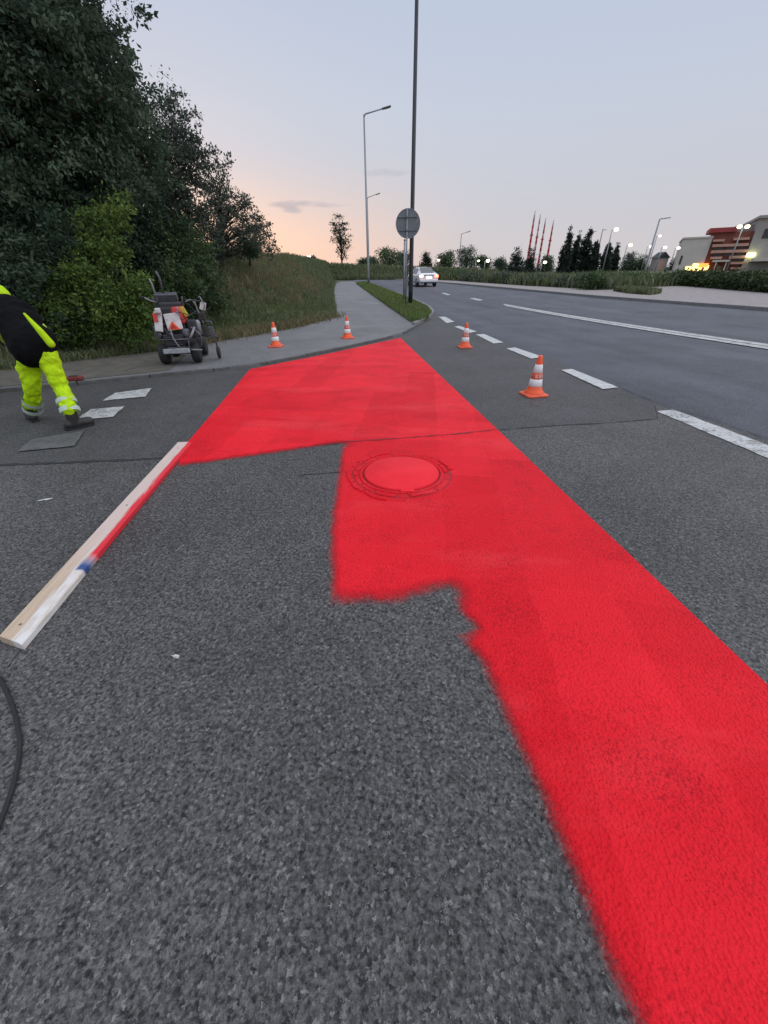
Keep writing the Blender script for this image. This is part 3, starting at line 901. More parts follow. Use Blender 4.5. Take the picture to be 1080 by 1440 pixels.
# dry fringe along the foot of the slope
toe3 = [Vector((x, y, g(y) + .05)) for x, y in toeW[2:7]]
dp = []
for _ in range(9000):
    k = random.randrange(len(toe3) - 1); q = toe3[k].lerp(toe3[k + 1], random.random())
    dp.append((q.x + random.gauss(-.30, .30), q.y + random.gauss(.42, .3), q.z + random.uniform(0.0, .05)))
struct(blades('dry_grass_fringe', np.array(dp), .05 + .15 * rng.random(len(dp)), 'grass_dry', 1.1, .010), 'stuff')

def inside(poly, x, y):
    r = False; j = len(poly) - 1
    for i in range(len(poly)):
        if (poly[i][1] > y) != (poly[j][1] > y) and x < (poly[j][0] - poly[i][0]) * (y - poly[i][1]) / (poly[j][1] - poly[i][1]) + poly[i][0]: r = not r
        j = i
    return r
def fill(poly, n, dz):
    xs = [p[0] for p in poly]; ys = [p[1] for p in poly]; out = []
    while len(out) < n:
        x, y = random.uniform(min(xs), max(xs)), random.uniform(min(ys), max(ys))
        if inside(poly, x, y): out.append((x, y, g(y) + dz))
    return np.array(out)
vp = fill(VG, 26000, .085)
struct(blades('verge_grass', vp, .06 + .14 * rng.random(len(vp)), 'grass_lush', .6, .014), 'stuff')
isl = [W(*p, .11) for p in [(863, 409.5), (885, 413), (915, 415), (930, 412.5), (905, 409), (880, 406.5)]]
ip = fill(isl, 3500, .11)
struct(blades('island_grass', ip, .1 + .22 * rng.random(len(ip)), 'grass_blade', .6, .05), 'stuff')
bw = [W(*p, .1) for p in [(545, 391), (640, 395), (740, 402), (850, 408), (960, 402)]]
bpoly = bw + [(x + 3, y + 14) for x, y in bw[::-1]]
bp = fill(bpoly, 14000, .02)
struct(blades('roadside_grass', bp, .3 + .7 * rng.random(len(bp)), 'grass_blade', .6, .09), 'stuff')
# dirt strip behind the side street kerb
dpoly = [(KL[0][0] + kd.x * 2, KL[0][1] + kd.y * 2 + .25), (KL[1][0], KL[1][1] + .2), (KL[2][0], KL[2][1] + .25), W(262, 500, SWZ), (TOE[2][0], TOE[2][1]), (TOE[1][0], TOE[1][1]), (TOE[0][0] + kd.x * 2, TOE[0][1] + kd.y * 2)]
struct(sheet('dirt_strip', dpoly, SWZ + .006, 'dirt'))

# ------------------------------------------------------------------ trees
def leaves(clumps, per, cr, size, flat=.65, droop=0.0, spray=0.0):
    clumps = np.asarray(clumps)
    m = len(clumps); n = m * per
    c = np.repeat(clumps, per, axis=0)
    tone = np.repeat(rng.normal(0, .22, m), per)
    if spray:
        # leafy twigs: leaves strung along outward, slightly hanging axes
        cen = clumps.mean(axis=0)
        ax = (clumps - cen); ax[:, 2] *= .5; ax /= np.linalg.norm(ax, axis=1)[:, None] + 1e-6
        ax = ax + rng.normal(0, .55, (m, 3)); ax[:, 2] -= .25; ax /= np.linalg.norm(ax, axis=1)[:, None]
        ln = spray * (.6 + .8 * rng.random(m))
        u = rng.random(n) * 2 - 1
        axr = np.repeat(ax, per, axis=0)
        wid = (1.05 - .75 * np.clip(u, 0, 1))[:, None]
        p = c + axr * (u * np.repeat(ln, per))[:, None] + rng.normal(0, 1, (n, 3)) * np.array([cr, cr, cr * flat]) * wid
        d = rng.normal(0, 1, (n, 3)) + axr * .9
    else:
        p = c + rng.normal(0, 1, (n, 3)) * np.array([cr, cr, cr * flat])
        d = rng.normal(0, 1, (n, 3))
    d[:, 2] -= droop; d /= np.linalg.norm(d, axis=1)[:, None]
    r = rng.normal(0, 1, (n, 3)); s = np.cross(d, r); s /= np.linalg.norm(s, axis=1)[:, None] + 1e-9
    L = size * (.5 + 1.0 * rng.random(n))[:, None]
    w = L * .24
    V = np.stack([p, p + d * L * .45 + s * w, p + d * L, p + d * L * .45 - s * w], 1).reshape(-1, 3)
    F = np.arange(n * 4).reshape(n, 4)
    rd = np.repeat(np.clip(.45 + tone + rng.normal(0, .2, n), 0, 1), 4)
    return V, F, rd
def lobe_points(lobes, n, pw=2.0):
    vol = np.array([(r[0] * r[1] * r[2]) ** .7 for c, r in lobes]); k = rng.choice(len(lobes), n, p=vol / vol.sum())
    d = rng.normal(0, 1, (n, 3)); d /= np.linalg.norm(d, axis=1)[:, None]
    u = rng.random(n)[:, None] ** (1 / pw)
    cc = np.array([tuple(c) for c, r in lobes])[k]; rr = np.array([r for c, r in lobes])[k]
    return cc + d * u * rr
def tree(name, label, base, lobes, nclump, per, cr, size, mat, tr=.12, group=None, cat='tree', bark='bark', limbs=26, pw=2.2, flat=.65, stems=1, droop=0.0, spray=0.0):
    base = Vector(base)
    t = thing(name, label, cat, base, 0, group)
    lb = [(Vector(c) - base, r) for c, r in lobes]
    cl = lobe_points(lb, nclump, pw)
    V, F, rd = leaves(cl, per, cr, size, flat, droop, spray)
    V[:, 2] = np.maximum(V[:, 2], 0.02)
    link('crown', npmesh('crown', V, F, rd), mat, t)
    top = max(lb, key=lambda q: q[0].z)[0]
    for s in range(stems):
        mb = MB()
        lean = Vector((random.uniform(-.3, .3), random.uniform(-.3, .3), 0)) * (.4 + s)
        pts = [Vector((0, 0, -.15)) + lean * .2 * s]
        for k in range(1, 7):
            u = k / 6
            pts.append(Vector((top.x * u ** 1.3, top.y * u ** 1.3, top.z * u)) + lean * u * .6 + Vector((random.uniform(-1, 1), random.uniform(-1, 1), 0)) * tr * .6)
        mb.tube(pts, [tr * (1.25 if k == 0 else 1 - .85 * k / 6) for k in range(7)], 7)
        if limbs:
            for q in cl[rng.choice(len(cl), min(limbs // stems, len(cl)), replace=False)]:
                q = Vector(q)
                k = min(5, max(1, int(6 * (q.z * .75) / max(.1, top.z))))
                a = pts[k]; mid = a.lerp(q, .5) + Vector((0, 0, .12 * (q - a).length * random.uniform(-.2, 1)))
                r0 = tr * (1 - .85 * k / 6) * .55
                mb.tube([a, mid, q], [r0, r0 * .55, r0 * .15], 5, False)
        mb.build('trunk', bark, t, True)
    return t
def lob(px, py, Y, rx, ry, rz): return (at(px, py, Y), (rx, ry, rz))
def gz(px, Y):
    """ground point below pixel column px at distance Y"""
    d = ray(px, 380); x = d.x / d.y * Y
    return (x, Y, g(Y))
TG = 'dense trees and bushes on the left bank'
# big near trees
tree('broadleaf_tree', 'tallest dark leafy tree reaching out of the picture at the top left corner', (-9.0, 10.6, .5),
     [lob(0, -20, 10.4, 1.9, 1.6, 2.0), lob(45, 90, 10.2, 1.5, 1.4, 1.3), lob(-60, 130, 10.2, 2.4, 1.8, 1.8), lob(50, 220, 10.2, 1.7, 1.5, 1.2), lob(-40, 300, 9.8, 2.0, 1.5, 1.5), lob(65, 10, 10.8, .7, .8, .9)],
     620, 190, .15, .085, 'leaf_dark', .20, TG, limbs=90, spray=.42, pw=2.8)
tree('broadleaf_tree', 'dark leafy tree with a rounded shoulder in the middle of the left tree mass', (-7.9, 12.6, .6),
     [lob(125, 95, 12.8, .85, .9, 1.1), lob(150, 175, 12.6, 1.15, 1.1, 1.2), lob(110, 230, 12.2, 1.4, 1.2, 1.2), lob(165, 270, 12.2, 1.3, 1.2, 1.2), lob(95, 340, 11.6, 1.6, 1.3, 1.2), lob(170, 340, 12, 1.2, 1.1, 1.1)],
     470, 170, .14, .085, 'leaf_dark', .16, TG, limbs=80, spray=.38, pw=2.8)
tree('broadleaf_tree', 'grey green tree with thin see-through top left of the sky gap', (-7.4, 15.5, .9),
     [lob(222, 165, 15.8, .75, .7, .8), lob(255, 190, 15.5, .8, .7, .9), lob(235, 240, 15.4, 1.2, 1.0, 1.0), lob(275, 235, 15.6, .75, .7, .9), lob(215, 310, 15, 1.3, 1.2, 1.1), lob(270, 300, 15.2, 1.0, .9, 1.0), lob(215, 375, 14, 1.4, 1.2, 1.1)],
     250, 110, .12, .08, 'leaf_grey', .13, TG, limbs=150, pw=2.4, spray=.38)
tree('broadleaf_tree', 'low sparse dark tree silhouetted against the sky at the end of the mass', (-6.4, 18.5, 1.6),
     [lob(310, 262, 18.5, .75, .7, .8), lob(330, 300, 18.5, .8, .7, .7), lob(300, 335, 18, 1.0, .9, .8), lob(350, 325, 19, .65, .7, .55)],
     110, 90, .11, .085, 'leaf_grey', .09, TG, limbs=100, pw=2.4, spray=.36)
tree('shrub', 'thin twiggy shrub on the bank top tapering down to the skyline', (-6.0, 21, 2.0),
     [lob(362, 325, 21, .5, .5, .6), lob(380, 348, 21, .42, .4, .35), lob(345, 345, 21, .5, .5, .35)], 46, 60, .10, .085, 'leaf_grey', .05, TG, 'shrub', limbs=40, pw=2.4, spray=.25)
tree('shrub', 'bright green bush at the foot of the left trees', (*W(125, 492, .06), .06),
     [lob(135, 420, 8.8, .6, .5, .7), lob(150, 335, 9.2, .32, .3, .6), lob(115, 365, 9.0, .34, .3, .45), lob(95, 445, 8.7, .5, .4, .55), lob(168, 455, 8.7, .45, .4, .5), lob(188, 400, 9, .28, .3, .5),
      lob(160, 290, 9.3, .18, .2, .35), lob(72, 420, 8.9, .3, .3, .4), lob(205, 440, 8.9, .22, .2, .4)],
     150, 125, .10, .07, 'leaf_bright', .05, TG, 'shrub', limbs=30, stems=3, spray=.26)
tree('shrub', 'very dark bush behind the bending worker', (-8.4, 8.9, .06),
     [lob(40, 420, 8.8, 1.1, .7, 1.0), lob(-30, 440, 8.6, 1.0, .7, 1.1), lob(50, 345, 9.2, 1.0, .7, .8), lob(85, 475, 8.9, .5, .4, .4), lob(-90, 390, 8.8, 1.2, .7, 1.4)],
     250, 160, .13, .08, 'leaf_dark', .07, TG, 'shrub', limbs=30, stems=3, spray=.34)
tree('shrub', 'dark green bush right behind the marking machine', (-5.4, 11.0, .3),
     [lob(245, 410, 11.4, .9, .7, .85), lob(205, 440, 10.6, .55, .5, .65), lob(285, 405, 12.4, .65, .6, .7), lob(255, 355, 12.6, .85, .7, .75)],
     200, 130, .12, .08, 'leaf_mid', .06, TG, 'shrub', limbs=30, stems=3, spray=.3)
tree('shrub', 'small round bush on the crest of the bank below the sparse tree', (-6.6, 19.6, 2.0),
     [lob(345, 350, 19.6, .55, .5, .3)], 40, 60, .11, .08, 'leaf_dark', .03, TG, 'shrub', limbs=8, stems=2, spray=.2)

# lone tree on the ridge
def px_lobes(px, base_y, top_y, hw, Y, kind):
    b = at(px, base_y, Y); t = at(px, top_y, Y); h = t.z - b.z
    w = (at(px + hw, top_y, Y) - t).length
    L = []
    if kind == 'round':
        for k in range(6):
            u = random.uniform(.35, .8); s = random.uniform(-.5, .5)
            L.append((Vector((b.x + s * w, Y + random.uniform(-.4, .4) * w, b.z + h * u)), (w * .6, w * .6, h * .24)))
        L.append((Vector((b.x, Y, b.z + h * .30)), (w * .9, w * .8, h * .28)))
        L.append((Vector((b.x, Y, b.z + h * .78)), (w * .5, w * .5, h * .2)))
    elif kind == 'fir':
        for k in range(7):
            u = (k + .5) / 7
            L.append((Vector((b.x, Y, b.z + h * (.06 + .88 * u))), (w * (1.05 - u), w * (1.05 - u), h * .10)))
    elif kind == 'column':
        w *= .92
        for k in range(9):
            u = (k + .5) / 9
            q = w * (1.0 if u < .5 else max(.12, 1.0 - (u - .5) * 2.0))
            L.append((Vector((b.x + random.uniform(-.1, .1) * w, Y, b.z + h * (.03 + .97 * u))), (q, q, h * .085)))
    elif kind == 'lone':
        for k in range(7):
            u = (k + .5) / 7
            q = w * (.55 + .5 * math.sin(u * math.pi)) * random.uniform(.8, 1.15)
            L.append((Vector((b.x + random.uniform(-.25, .25) * w, Y, b.z + h * (.2 + .76 * u))), (q, q, h * .055)))
    return (b.x, Y, b.z), L
b, L = px_lobes(481, 374, 300, 15, 88, 'lone')
tree('conifer_tree', 'lone slender tree standing on the ridge against the pink sky', (b[0], b[1], b[2] - .8), L, 60, 34, .30, .28, 'leaf_conifer', .18, None, limbs=56, flat=.35, spray=.75)
b, L = px_lobes(441, 372, 357, 6, 62, 'fir')
tree('conifer_tree', 'tiny conifer poking over the ridge left of the lone tree', (b[0], b[1], b[2] - .6), L, 40, 24, .16, .18, 'leaf_conifer', .07, None, limbs=0)
BT = 'trees in the far tree line'
bg_list = [
    (512, 384, 366, 11, 84, 'round', 'leaf_mid', 'low tree in the tree line right behind the arm lamp post'),
    (546, 386, 346, 26, 80, 'round', 'leaf_mid', 'broad rounded tree left of the round sign post'),
    (522, 385, 362, 14, 92, 'round', 'leaf_dark', 'low dark tree at the left end of the tree line'),
    (566, 386, 352, 12, 92, 'round', 'leaf_grey', 'greyish tree just left of the round sign post'),
    (598, 387, 349, 13, 84, 'fir', 'leaf_conifer', 'pointed dark fir above the white car'),
    (623, 387, 354, 17, 88, 'round', 'leaf_mid', 'rounded tree above the white car\'s right side'),
    (655, 387, 347, 19, 90, 'round', 'leaf_dark', 'dark full tree beside the thin far lamp post'),
    (678, 387, 358, 12, 96, 'round', 'leaf_mid', 'small tree beside the two bright lamps'),
    (700, 389, 361, 13, 92, 'round', 'leaf_dark', 'low bushy tree left of the pair of broad firs'),
    (722, 392, 344, 20, 80, 'fir', 'leaf_conifer', 'broad fir left of the red masts'),
    (741, 392, 348, 15, 84, 'fir', 'leaf_conifer', 'broad fir in front of the red masts'),
    (765, 391, 357, 12, 92, 'round', 'leaf_dark', 'low tree at the foot of the red masts'),
    (789, 392, 320, 9, 76, 'column', 'leaf_conifer', 'leftmost columnar cypress of the cypress group'),
    (802, 392, 326, 9, 80, 'column', 'leaf_conifer', 'second columnar cypress of the group, a little shorter than the tallest'),
    (815, 392, 313, 9, 77, 'column', 'leaf_conifer', 'tallest columnar cypress in the group right of the red masts'),
    (828, 392, 337, 10, 76, 'column', 'leaf_conifer', 'shortest cypress at the right end of the cypress group'),
    (846, 391, 336, 8, 84, 'column', 'leaf_conifer', 'slim cypress just left of the first lit lamp post'),
    (857, 391, 342, 8, 88, 'column', 'leaf_conifer', 'slim cypress just right of the first lit lamp post'),
    (878, 391, 355, 12, 95, 'round', 'leaf_dark', 'bushy dark tree behind the second lit lamp post'),
    (897, 391, 357, 12, 95, 'round', 'leaf_mid', 'bushy tree left of the tall unlit mast lamp'),
    (922, 390, 360, 10, 100, 'fir', 'leaf_conifer', 'small pointed conifer right of the tall unlit mast lamp'),
    (945, 390, 364, 12, 98, 'round', 'leaf_dark', 'dark bushy tree beside the cream building wall'),
]
for px, by, ty, hw, Y, kind, mt, lab in bg_list:
    b, L = px_lobes(px, by, ty, hw, Y, kind)
    nm = {'round': 'broadleaf_tree', 'fir': 'fir_tree', 'column': 'cypress_tree'}[kind]
    tree(nm, lab, (b[0], b[1], min(b[2], g(Y))), L, {'round': 130, 'fir': 150, 'column': 260}[kind], 34, {'round': .32, 'fir': .24, 'column': .13}[kind], .24, mt, .16, BT, limbs=6 if kind == 'round' else 0, pw=3)

# long low hedges
def hedge(name, label, px0, py0, px1, py1, h, depth, n, mat, size, dz=0.0, group='hedges across the road', hv=.25):
    a, b = P(px0, py0, dz), P(px1, py1, dz)
    t = thing(name, label, 'hedge', (a + b) / 2, 0, group)
    pts = []
    for _ in range(n):
        u = random.random()
        q = a.lerp(b, u) - (a + b) / 2
        hh = h * (1 - hv + hv * (math.sin(u * 23) * .5 + math.sin(u * 57 + 1) * .5))
        pts.append((q.x + random.uniform(0, depth) * .3, q.y + random.uniform(0, depth), q.z + hh * random.random() ** .6))
    V, F, rd = leaves(np.array(pts), 22, size * 1.1, size)
    V[:, 2] = np.maximum(V[:, 2], min(a.z, b.z) - (a.z + b.z) / 2)
    link('foliage', npmesh('foliage', V, F, rd), mat, t)
    for k in range(9):
        q = a.lerp(b, (k + .5) / 9) - (a + b) / 2
        MB().tube([(q.x, q.y + depth * .5, q.z - .1), (q.x + .1, q.y + depth * .5, q.z + h * .7)], [.06, .02], 5).build('stem', 'bark', t)
hedge('hedge', 'dark clipped hedge in front of the terracotta building at the right border', 962, 402, 1130, 416, .95, 2.4, 900, 'leaf_hedge', .18, .1)
hedge('hedge', 'long scruffy low hedge along the far side of the road below the cypresses', 655, 396, 850, 408, .75, 2.2, 900, 'leaf_grey', .2, .1, hv=.5)
hedge('hedge', 'low hedge behind the white car along the bend of the road', 560, 391.5, 660, 396, .9, 2.5, 560, 'leaf_mid', .24, .05, hv=.4)
hedge('hedge', 'low weedy hedge between the lit lamp posts', 850, 404, 962, 402, .8, 3, 560, 'leaf_mid', .2, .1, hv=.6)
tree('shrub', 'small leafy bush at the foot of the first lit lamp post', P(836, 408, .1), [(P(836, 408, .1) + Vector((0, .6, .5)), (.8, .6, .5))], 60, 34, .16, .16, 'leaf_mid', .04, None, 'shrub', limbs=0, stems=2)

# ------------------------------------------------------------------ street lamps, sign, masts
def arm_lamp(name, label, base, h, r, mat, arm=1.9, az=0.0, rise=.42, group=None, parts=True):
    t = thing(name, label, 'street lamp', base, az, group)
    MB().tube([(0, 0, -.2), (0, 0, 1.2), (0, 0, h)], [r, r * .95, r * .55], 12).build('pole', mat, t, True)
    MB().lathe([(r * 1.5, -.1), (r * 1.5, .06), (r * 1.02, .12)], 12).build('base_collar', mat, t)
    MB().box((0, -r * .93, .75), (r * 1.1, .03, .4)).build('access_door', mat, t, False, .006)
    MB().tube([(0, 0, h - .15), (.12, 0, h + .03), (arm, 0, h + rise)], [r * .5, r * .45, r * .36], 10).build('arm', mat, t, True)
    hd = MB(); rot = Matrix.Rotation(-math.atan2(rise, arm), 3, 'Y')
    hd.box((arm + .32, 0, h + rise + .06), (.72, .26, .09), rot)
    hd.build('lamp_head', 'steel_grey', t, False, .03)
    MB().box((arm + .38, 0, h + rise + .018), (.4, .18, .02), rot).build('lens', 'window_dark', t)
    return t
b1 = P(518.5, 401, .08)
top = at(510, 161, b1.y)
arm_lamp('street_lamp', 'tall grey street lamp with one arm pointing right over the verge', b1, at(512, 161, b1.y).z - b1.z, .11, 'steel_galv', 1.45, R(-4), .28)
b2 = (P(521, 397).x + 2.2, 75, g(75))
arm_lamp('street_lamp', 'distant street lamp almost hidden behind the tall grey one, only its arm showing', (at(517, 300, 75).x, 75, g(75)), at(517, 278, 75).z - g(75), .10, 'steel_grey', 1.3, R(-4), .35)
b3 = P(577, 430, .085)
t = arm_lamp('street_lamp', 'dark thick lamp pole behind the round sign, running out of the top edge', b3, 11.3, .10, 'steel_dark', 2.0, R(-4), .5)
b4 = gz(645, 82)
arm_lamp('street_lamp', 'thin faint street lamp far behind the white car', b4, at(647, 329, 82).z - b4[2], .09, 'steel_grey', .9, 0, .25)
b5 = gz(907, 66)
arm_lamp('street_lamp', 'tall unlit mast lamp between the lit lamps across the road', b5, at(925, 308, 66).z - b5[2], .16, 'steel_galv', .75, 0, .05)

# round sign seen from behind, on its own post
sb = P(570.5, 432, .085)
sc_ = at(574, 314, sb.y - .1)
t = thing('road_sign', 'round road sign seen from its grey back on a steel post', 'road sign', sb)
hz = sc_.z - sb.z; dx = sc_.x - sb.x
MB().tube([(0, 0, -.2), (0, 0, hz + .46)], .033, 12).build('post', 'steel_galv', t, True)
sr = .50
MB().lathe([(sr - .02, .035), (sr, .03), (sr, .055), (sr - .012, .06), (.01, .06)], 40, (dx, 0, hz), 'Y').build('disc', 'sign_back', t, False)
MB().lathe([(sr - .02, .022), (sr + .004, .022), (sr + .004, .034), (sr - .02, .034)], 40, (dx, 0, hz), 'Y', False).build('rim', 'steel_galv', t)
for z in (-.22, .22):
    MB().box((dx * .5, .0, hz + z), (.8, .03, .035)).build('bracket', 'sign_back', t, False, .004)
    MB().box((0, -.01, hz + z), (.1, .09, .06)).build('clamp', 'sign_back', t, False, .006)
# slim marker post next to it
mp = P(568, 424, .085)
t = thing('marker_post', 'slim grey post standing just left of the dark lamp pole', 'post', mp)
MB().tube([(0, 0, -.2), (0, 0, 2.6)], .045, 10).build('post', 'steel_galv', t, True)
MB().lathe([(.05, 2.58), (.05, 2.63), (.01, 2.66)], 10).build('cap', 'steel_grey', t)

def lit_lamp(label, px, py, by, Y, r=.085, head='lamp_glow', hs=.26, double=False, name='lamp_post'):
    b = gz(px, Y); x = at(px, py, Y)
    t = thing(name, label, 'street lamp', (x.x, Y, g(Y)), 0, 'lit lamps across the road')
    h = x.z - g(Y)
    MB().tube([(0, 0, -.2), (0, 0, h)], [r, r * .7], 8).build('pole', 'steel_galv', t, True)
    for s in ((-1, 1) if double else (1,)):
        MB().tube([(0, 0, h - .1), (s * .35, 0, h + .08)], .035, 6).build('arm', 'steel_galv', t)
        MB().ell((s * .5, -.05, h + .02), (hs, hs, hs * .75)).build('lamp_globe', head, t, True)
        MB().lathe([(hs * .8, h + hs * .62), (.04, h + hs * .9)], 10, (s * .5, -.05, 0)).build('lamp_cap', 'steel_grey', t)
lit_lamp('lit lamp post rising in front of the slim cypresses', 861, 323, 391, 62)
lit_lamp('lit lamp post second from the left, shorter, before the bushy trees', 882, 345, 392, 72)
lit_lamp('lit lamp left of the tall unlit mast, at mid height', 911, 347, 392, 78)
lit_lamp('highest small light just right of the tall unlit mast', 924, 332, 392, 84, hs=.2)
lit_lamp('lit lamp just right of the tall unlit mast, at mid height', 931, 348, 392, 82)
lit_lamp('lit lamp closest to the cream building wall', 950, 349, 392, 84)
lit_lamp('double headed lit lamp in front of the terracotta facade', 1045, 319, 392, 62, double=True, hs=.28)
lit_lamp('low bright lamp seen through the trees right of the sign', 613, 366, 390, 84, hs=.22)
lit_lamp('greenish low lamp in the tree line, left of a pair', 669, 367, 390, 82, head='lamp_glow_green', hs=.2)
lit_lamp('bright white low lamp in the tree line, right of a pair', 682, 367, 390, 80, hs=.3)
lit_lamp('bright low lamp at the foot of the red masts', 762, 369, 390, 74, hs=.26)
lit_lamp('small lamp glowing on the ridge left of the lone tree', 429, 361, 372, 60, hs=.2)

def mast(label, px, ty, Y, mats, w):
    x = at(px, ty, Y)
    t = thing('red_mast', label, 'mast', (x.x, Y, g(Y)), 0, 'red masts behind the firs')
    h = x.z - g(Y)
    n = 8
    for k in range(n):
        z0, z1 = h * k / n, h * (k + 1) / n
        MB().tube([(0, 0, z0 - (.3 if k == 0 else 0)), (0, 0, z1)], [w * (1 - .5 * k / n), w * (1 - .5 * (k + 1) / n)], 10).build('mast_section', mats[k % len(mats)] if k < 7 else 'mast_pale', t, True)
    MB().lathe([(w * 1.2, h * .62), (w * 1.2, h * .64), (w * .7, h * .645)], 10).build('platform', 'mast_red', t)
    MB().tube([(0, 0, h), (0, 0, h + .8)], .08, 6).build('tip', 'steel_grey', t)
mast('tallest red mast, leftmost of the four', 752, 301, 150, ('mast_red',), .42)
mast('paler second mast from the left of the four', 759.5, 306, 152, ('mast_pale', 'mast_red', 'mast_pale'), .38)
mast('third red and pale mast from the left of the four', 767, 311, 154, ('mast_red', 'mast_red', 'mast_pale'), .40)
mast('shortest red mast, rightmost of the four', 778, 314, 150, ('mast_red',), .40)
for px, ty, lab in ((834, 324, 'thin grey mast rising behind the right end of the cypress group'), (848, 322, 'thin grey mast right above the slim cypresses')):
    x = at(px, ty, 130)
    t = thing('grey_mast', lab, 'mast', (x.x, 130, g(130)))
    MB().tube([(0, 0, -.3), (0, 0, x.z - g(130))], [.22, .14], 8).build('pole', 'mast_pale', t, True)
    MB().box((.5, 0, x.z - g(130) - .2), (1.0, .2, .12)).build('crossarm', 'steel_grey', t)

# ------------------------------------------------------------------ building at the right
def building():
    Y = 88
    o = at(955, 388, Y); z0 = g(Y)
    t = thing('commercial_building', 'cream and terracotta building with striped facade and lit ground floor', 'building', (o.x, Y, z0))
    th = math.atan2(o.x, o.y) * .92
    t.rotation_euler = (0, 0, -th)
    ux = Vector((math.cos(th), -math.sin(th), 0)); nn = Vector((math.sin(th), math.cos(th), 0))
    def hit(px, py):
        d = ray(px, py); c0 = Vector((0, 0, CAMH)); q = c0 + d * ((o - c0).dot(nn) / d.dot(nn))
        return q
    def X(px, py=350): return (hit(px, py) - o).dot(ux)
    def Z(py, px=1010): return hit(px, py).z - z0
    def wall(name, x0, x1, z_0, z1, y0, y1, mat): return MB().box(((x0 + x1) / 2, (y0 + y1) / 2, (z_0 + z1) / 2), (x1 - x0, y1 - y0, z1 - z_0)).build(name, mat, t)
    xa, xb, xc, xd = X(957), X(997), X(1052), X(1150)
    hc = Z(334); hr = Z(327); hg = Z(308, 1060)
    wall('wall', xa, xb, -.5, hc, 0, 14, 'wall_cream')
    wall('parapet', xa - .15, xb + .05, hc, hc + .25, -.15, 14.1, 'wall_cream')
    w2 = wall('wall', xb + .01, xc, -.5, hr, .3, 14, 'wall_terracotta')
    w3 = wall('wall', xc + .01, xd, -.5, hg, -.5, 16, 'wall_grey')
    wall('roof', xb - .9, xb + 3.2, hr, hr + .7, -.3, 6, 'roof_red')
    wall('roof', xc - .3, xd + .3, hg, hg + .4, -.9, 16.3, 'wall_grey')
    wall('upper_storey', xc - 2.6, xc + .005, hr - 2, hg - .6, 3, 15, 'wall_grey')
    # pale balcony bands on the terracotta facade, uneven ends
    for px0, px1, y0, y1 in ((1002, 1018, 340.0, 336.8), (1030, 1052, 339.0, 335.6), (1001, 1051, 347.4, 343.6), (999, 1050, 356, 352), (1024, 1048, 364.2, 360.4), (998, 1014, 364.4, 361), (1026, 1047, 372, 368.8), (1026, 1046, 379, 376.2)):
        wall('balcony_band', X(px0, y0), X(px1, y0), Z(y0), Z(y1), -.55, .29, 'wall_band')
    for px0, px1, y0, y1 in ((1003, 1016, 351.4, 348.2), (1020, 1034, 351.4, 348.2), (1038, 1049, 351.2, 348), (1002, 1014, 359.8, 357), (1018, 1030, 359.8, 357), (1034, 1046, 359.6, 356.8), (1030, 1046, 367.6, 365.2)):
        wall('window', X(px0, y0), X(px1, y0), Z(y0), Z(y1), .2, .298, 'window_dark')
    wall('window', X(961), X(964), Z(371), Z(358), -.05, .02, 'window_dark')
    for k in range(3):
        for j in range(4):
            wall('window', xc + 1.2 + j * 2.6, xc + 2.9 + j * 2.6, 4.6 + k * 2.6, 6.0 + k * 2.6, -.56, -.48, 'window_dark' if (k, j) != (1, 0) else 'window_glow')
    # lit ground floor
    for px0, px1, py0, py1, mt in ((973, 981, 386, 374, 'window_glow'), (982, 990, 386, 370, 'window_glow'), (991, 996, 384, 372, 'window_glow'), (1000, 1006, 384, 373, 'window_glow')):
        wall('shop_window', X(px0), X(px1), Z(py0), Z(py1), -.08 if px1 < 997 else .2, .02 if px1 < 997 else .32, mt)
    wall('sign_board', X(991), X(1004), Z(375.5), Z(370), -.35, -.12, 'sign_glow_orange')
    wall('canopy', X(1008), X(1030), Z(368.5), Z(366), -2.2, .28, 'wall_cream')
    wall('canopy', X(1060), X(1110), Z(369), Z(365), -3, -.52, 'wall_cream')
    wall('ceiling_light', X(1052.5), X(1064), Z(362.5), Z(357.5), -1.1, -.52, 'lamp_glow_green')
    for px in (1012, 1026):
        wall('pillar', X(px), X(px + 1.5), -.5, Z(368.5), -2.1, -1.9, 'wall_cream')
building()
o = at(921, 388, 92)
t = thing('kiosk', 'small grey pitched-roof kiosk among the lamps left of the cream building', 'kiosk', (o.x, 92, g(92)))
MB().box((0, 0, .9), (2.2, 2, 2.4)).build('wall', 'wall_grey', t)
MB().add([(-1.3, -1.2, 2.1), (1.3, -1.2, 2.1), (1.3, 1.2, 2.1), (-1.3, 1.2, 2.1), (0, -1.2, 3.1), (0, 1.2, 3.1)], [(0, 1, 4), (2, 3, 5), (0, 4, 5, 3), (1, 2, 5, 4), (0, 3, 2, 1)]).build('roof', 'steel_dark', t)
MB().box((0, -1.02, .9), (.8, .06, 1.8)).build('door', 'wall_band', t)

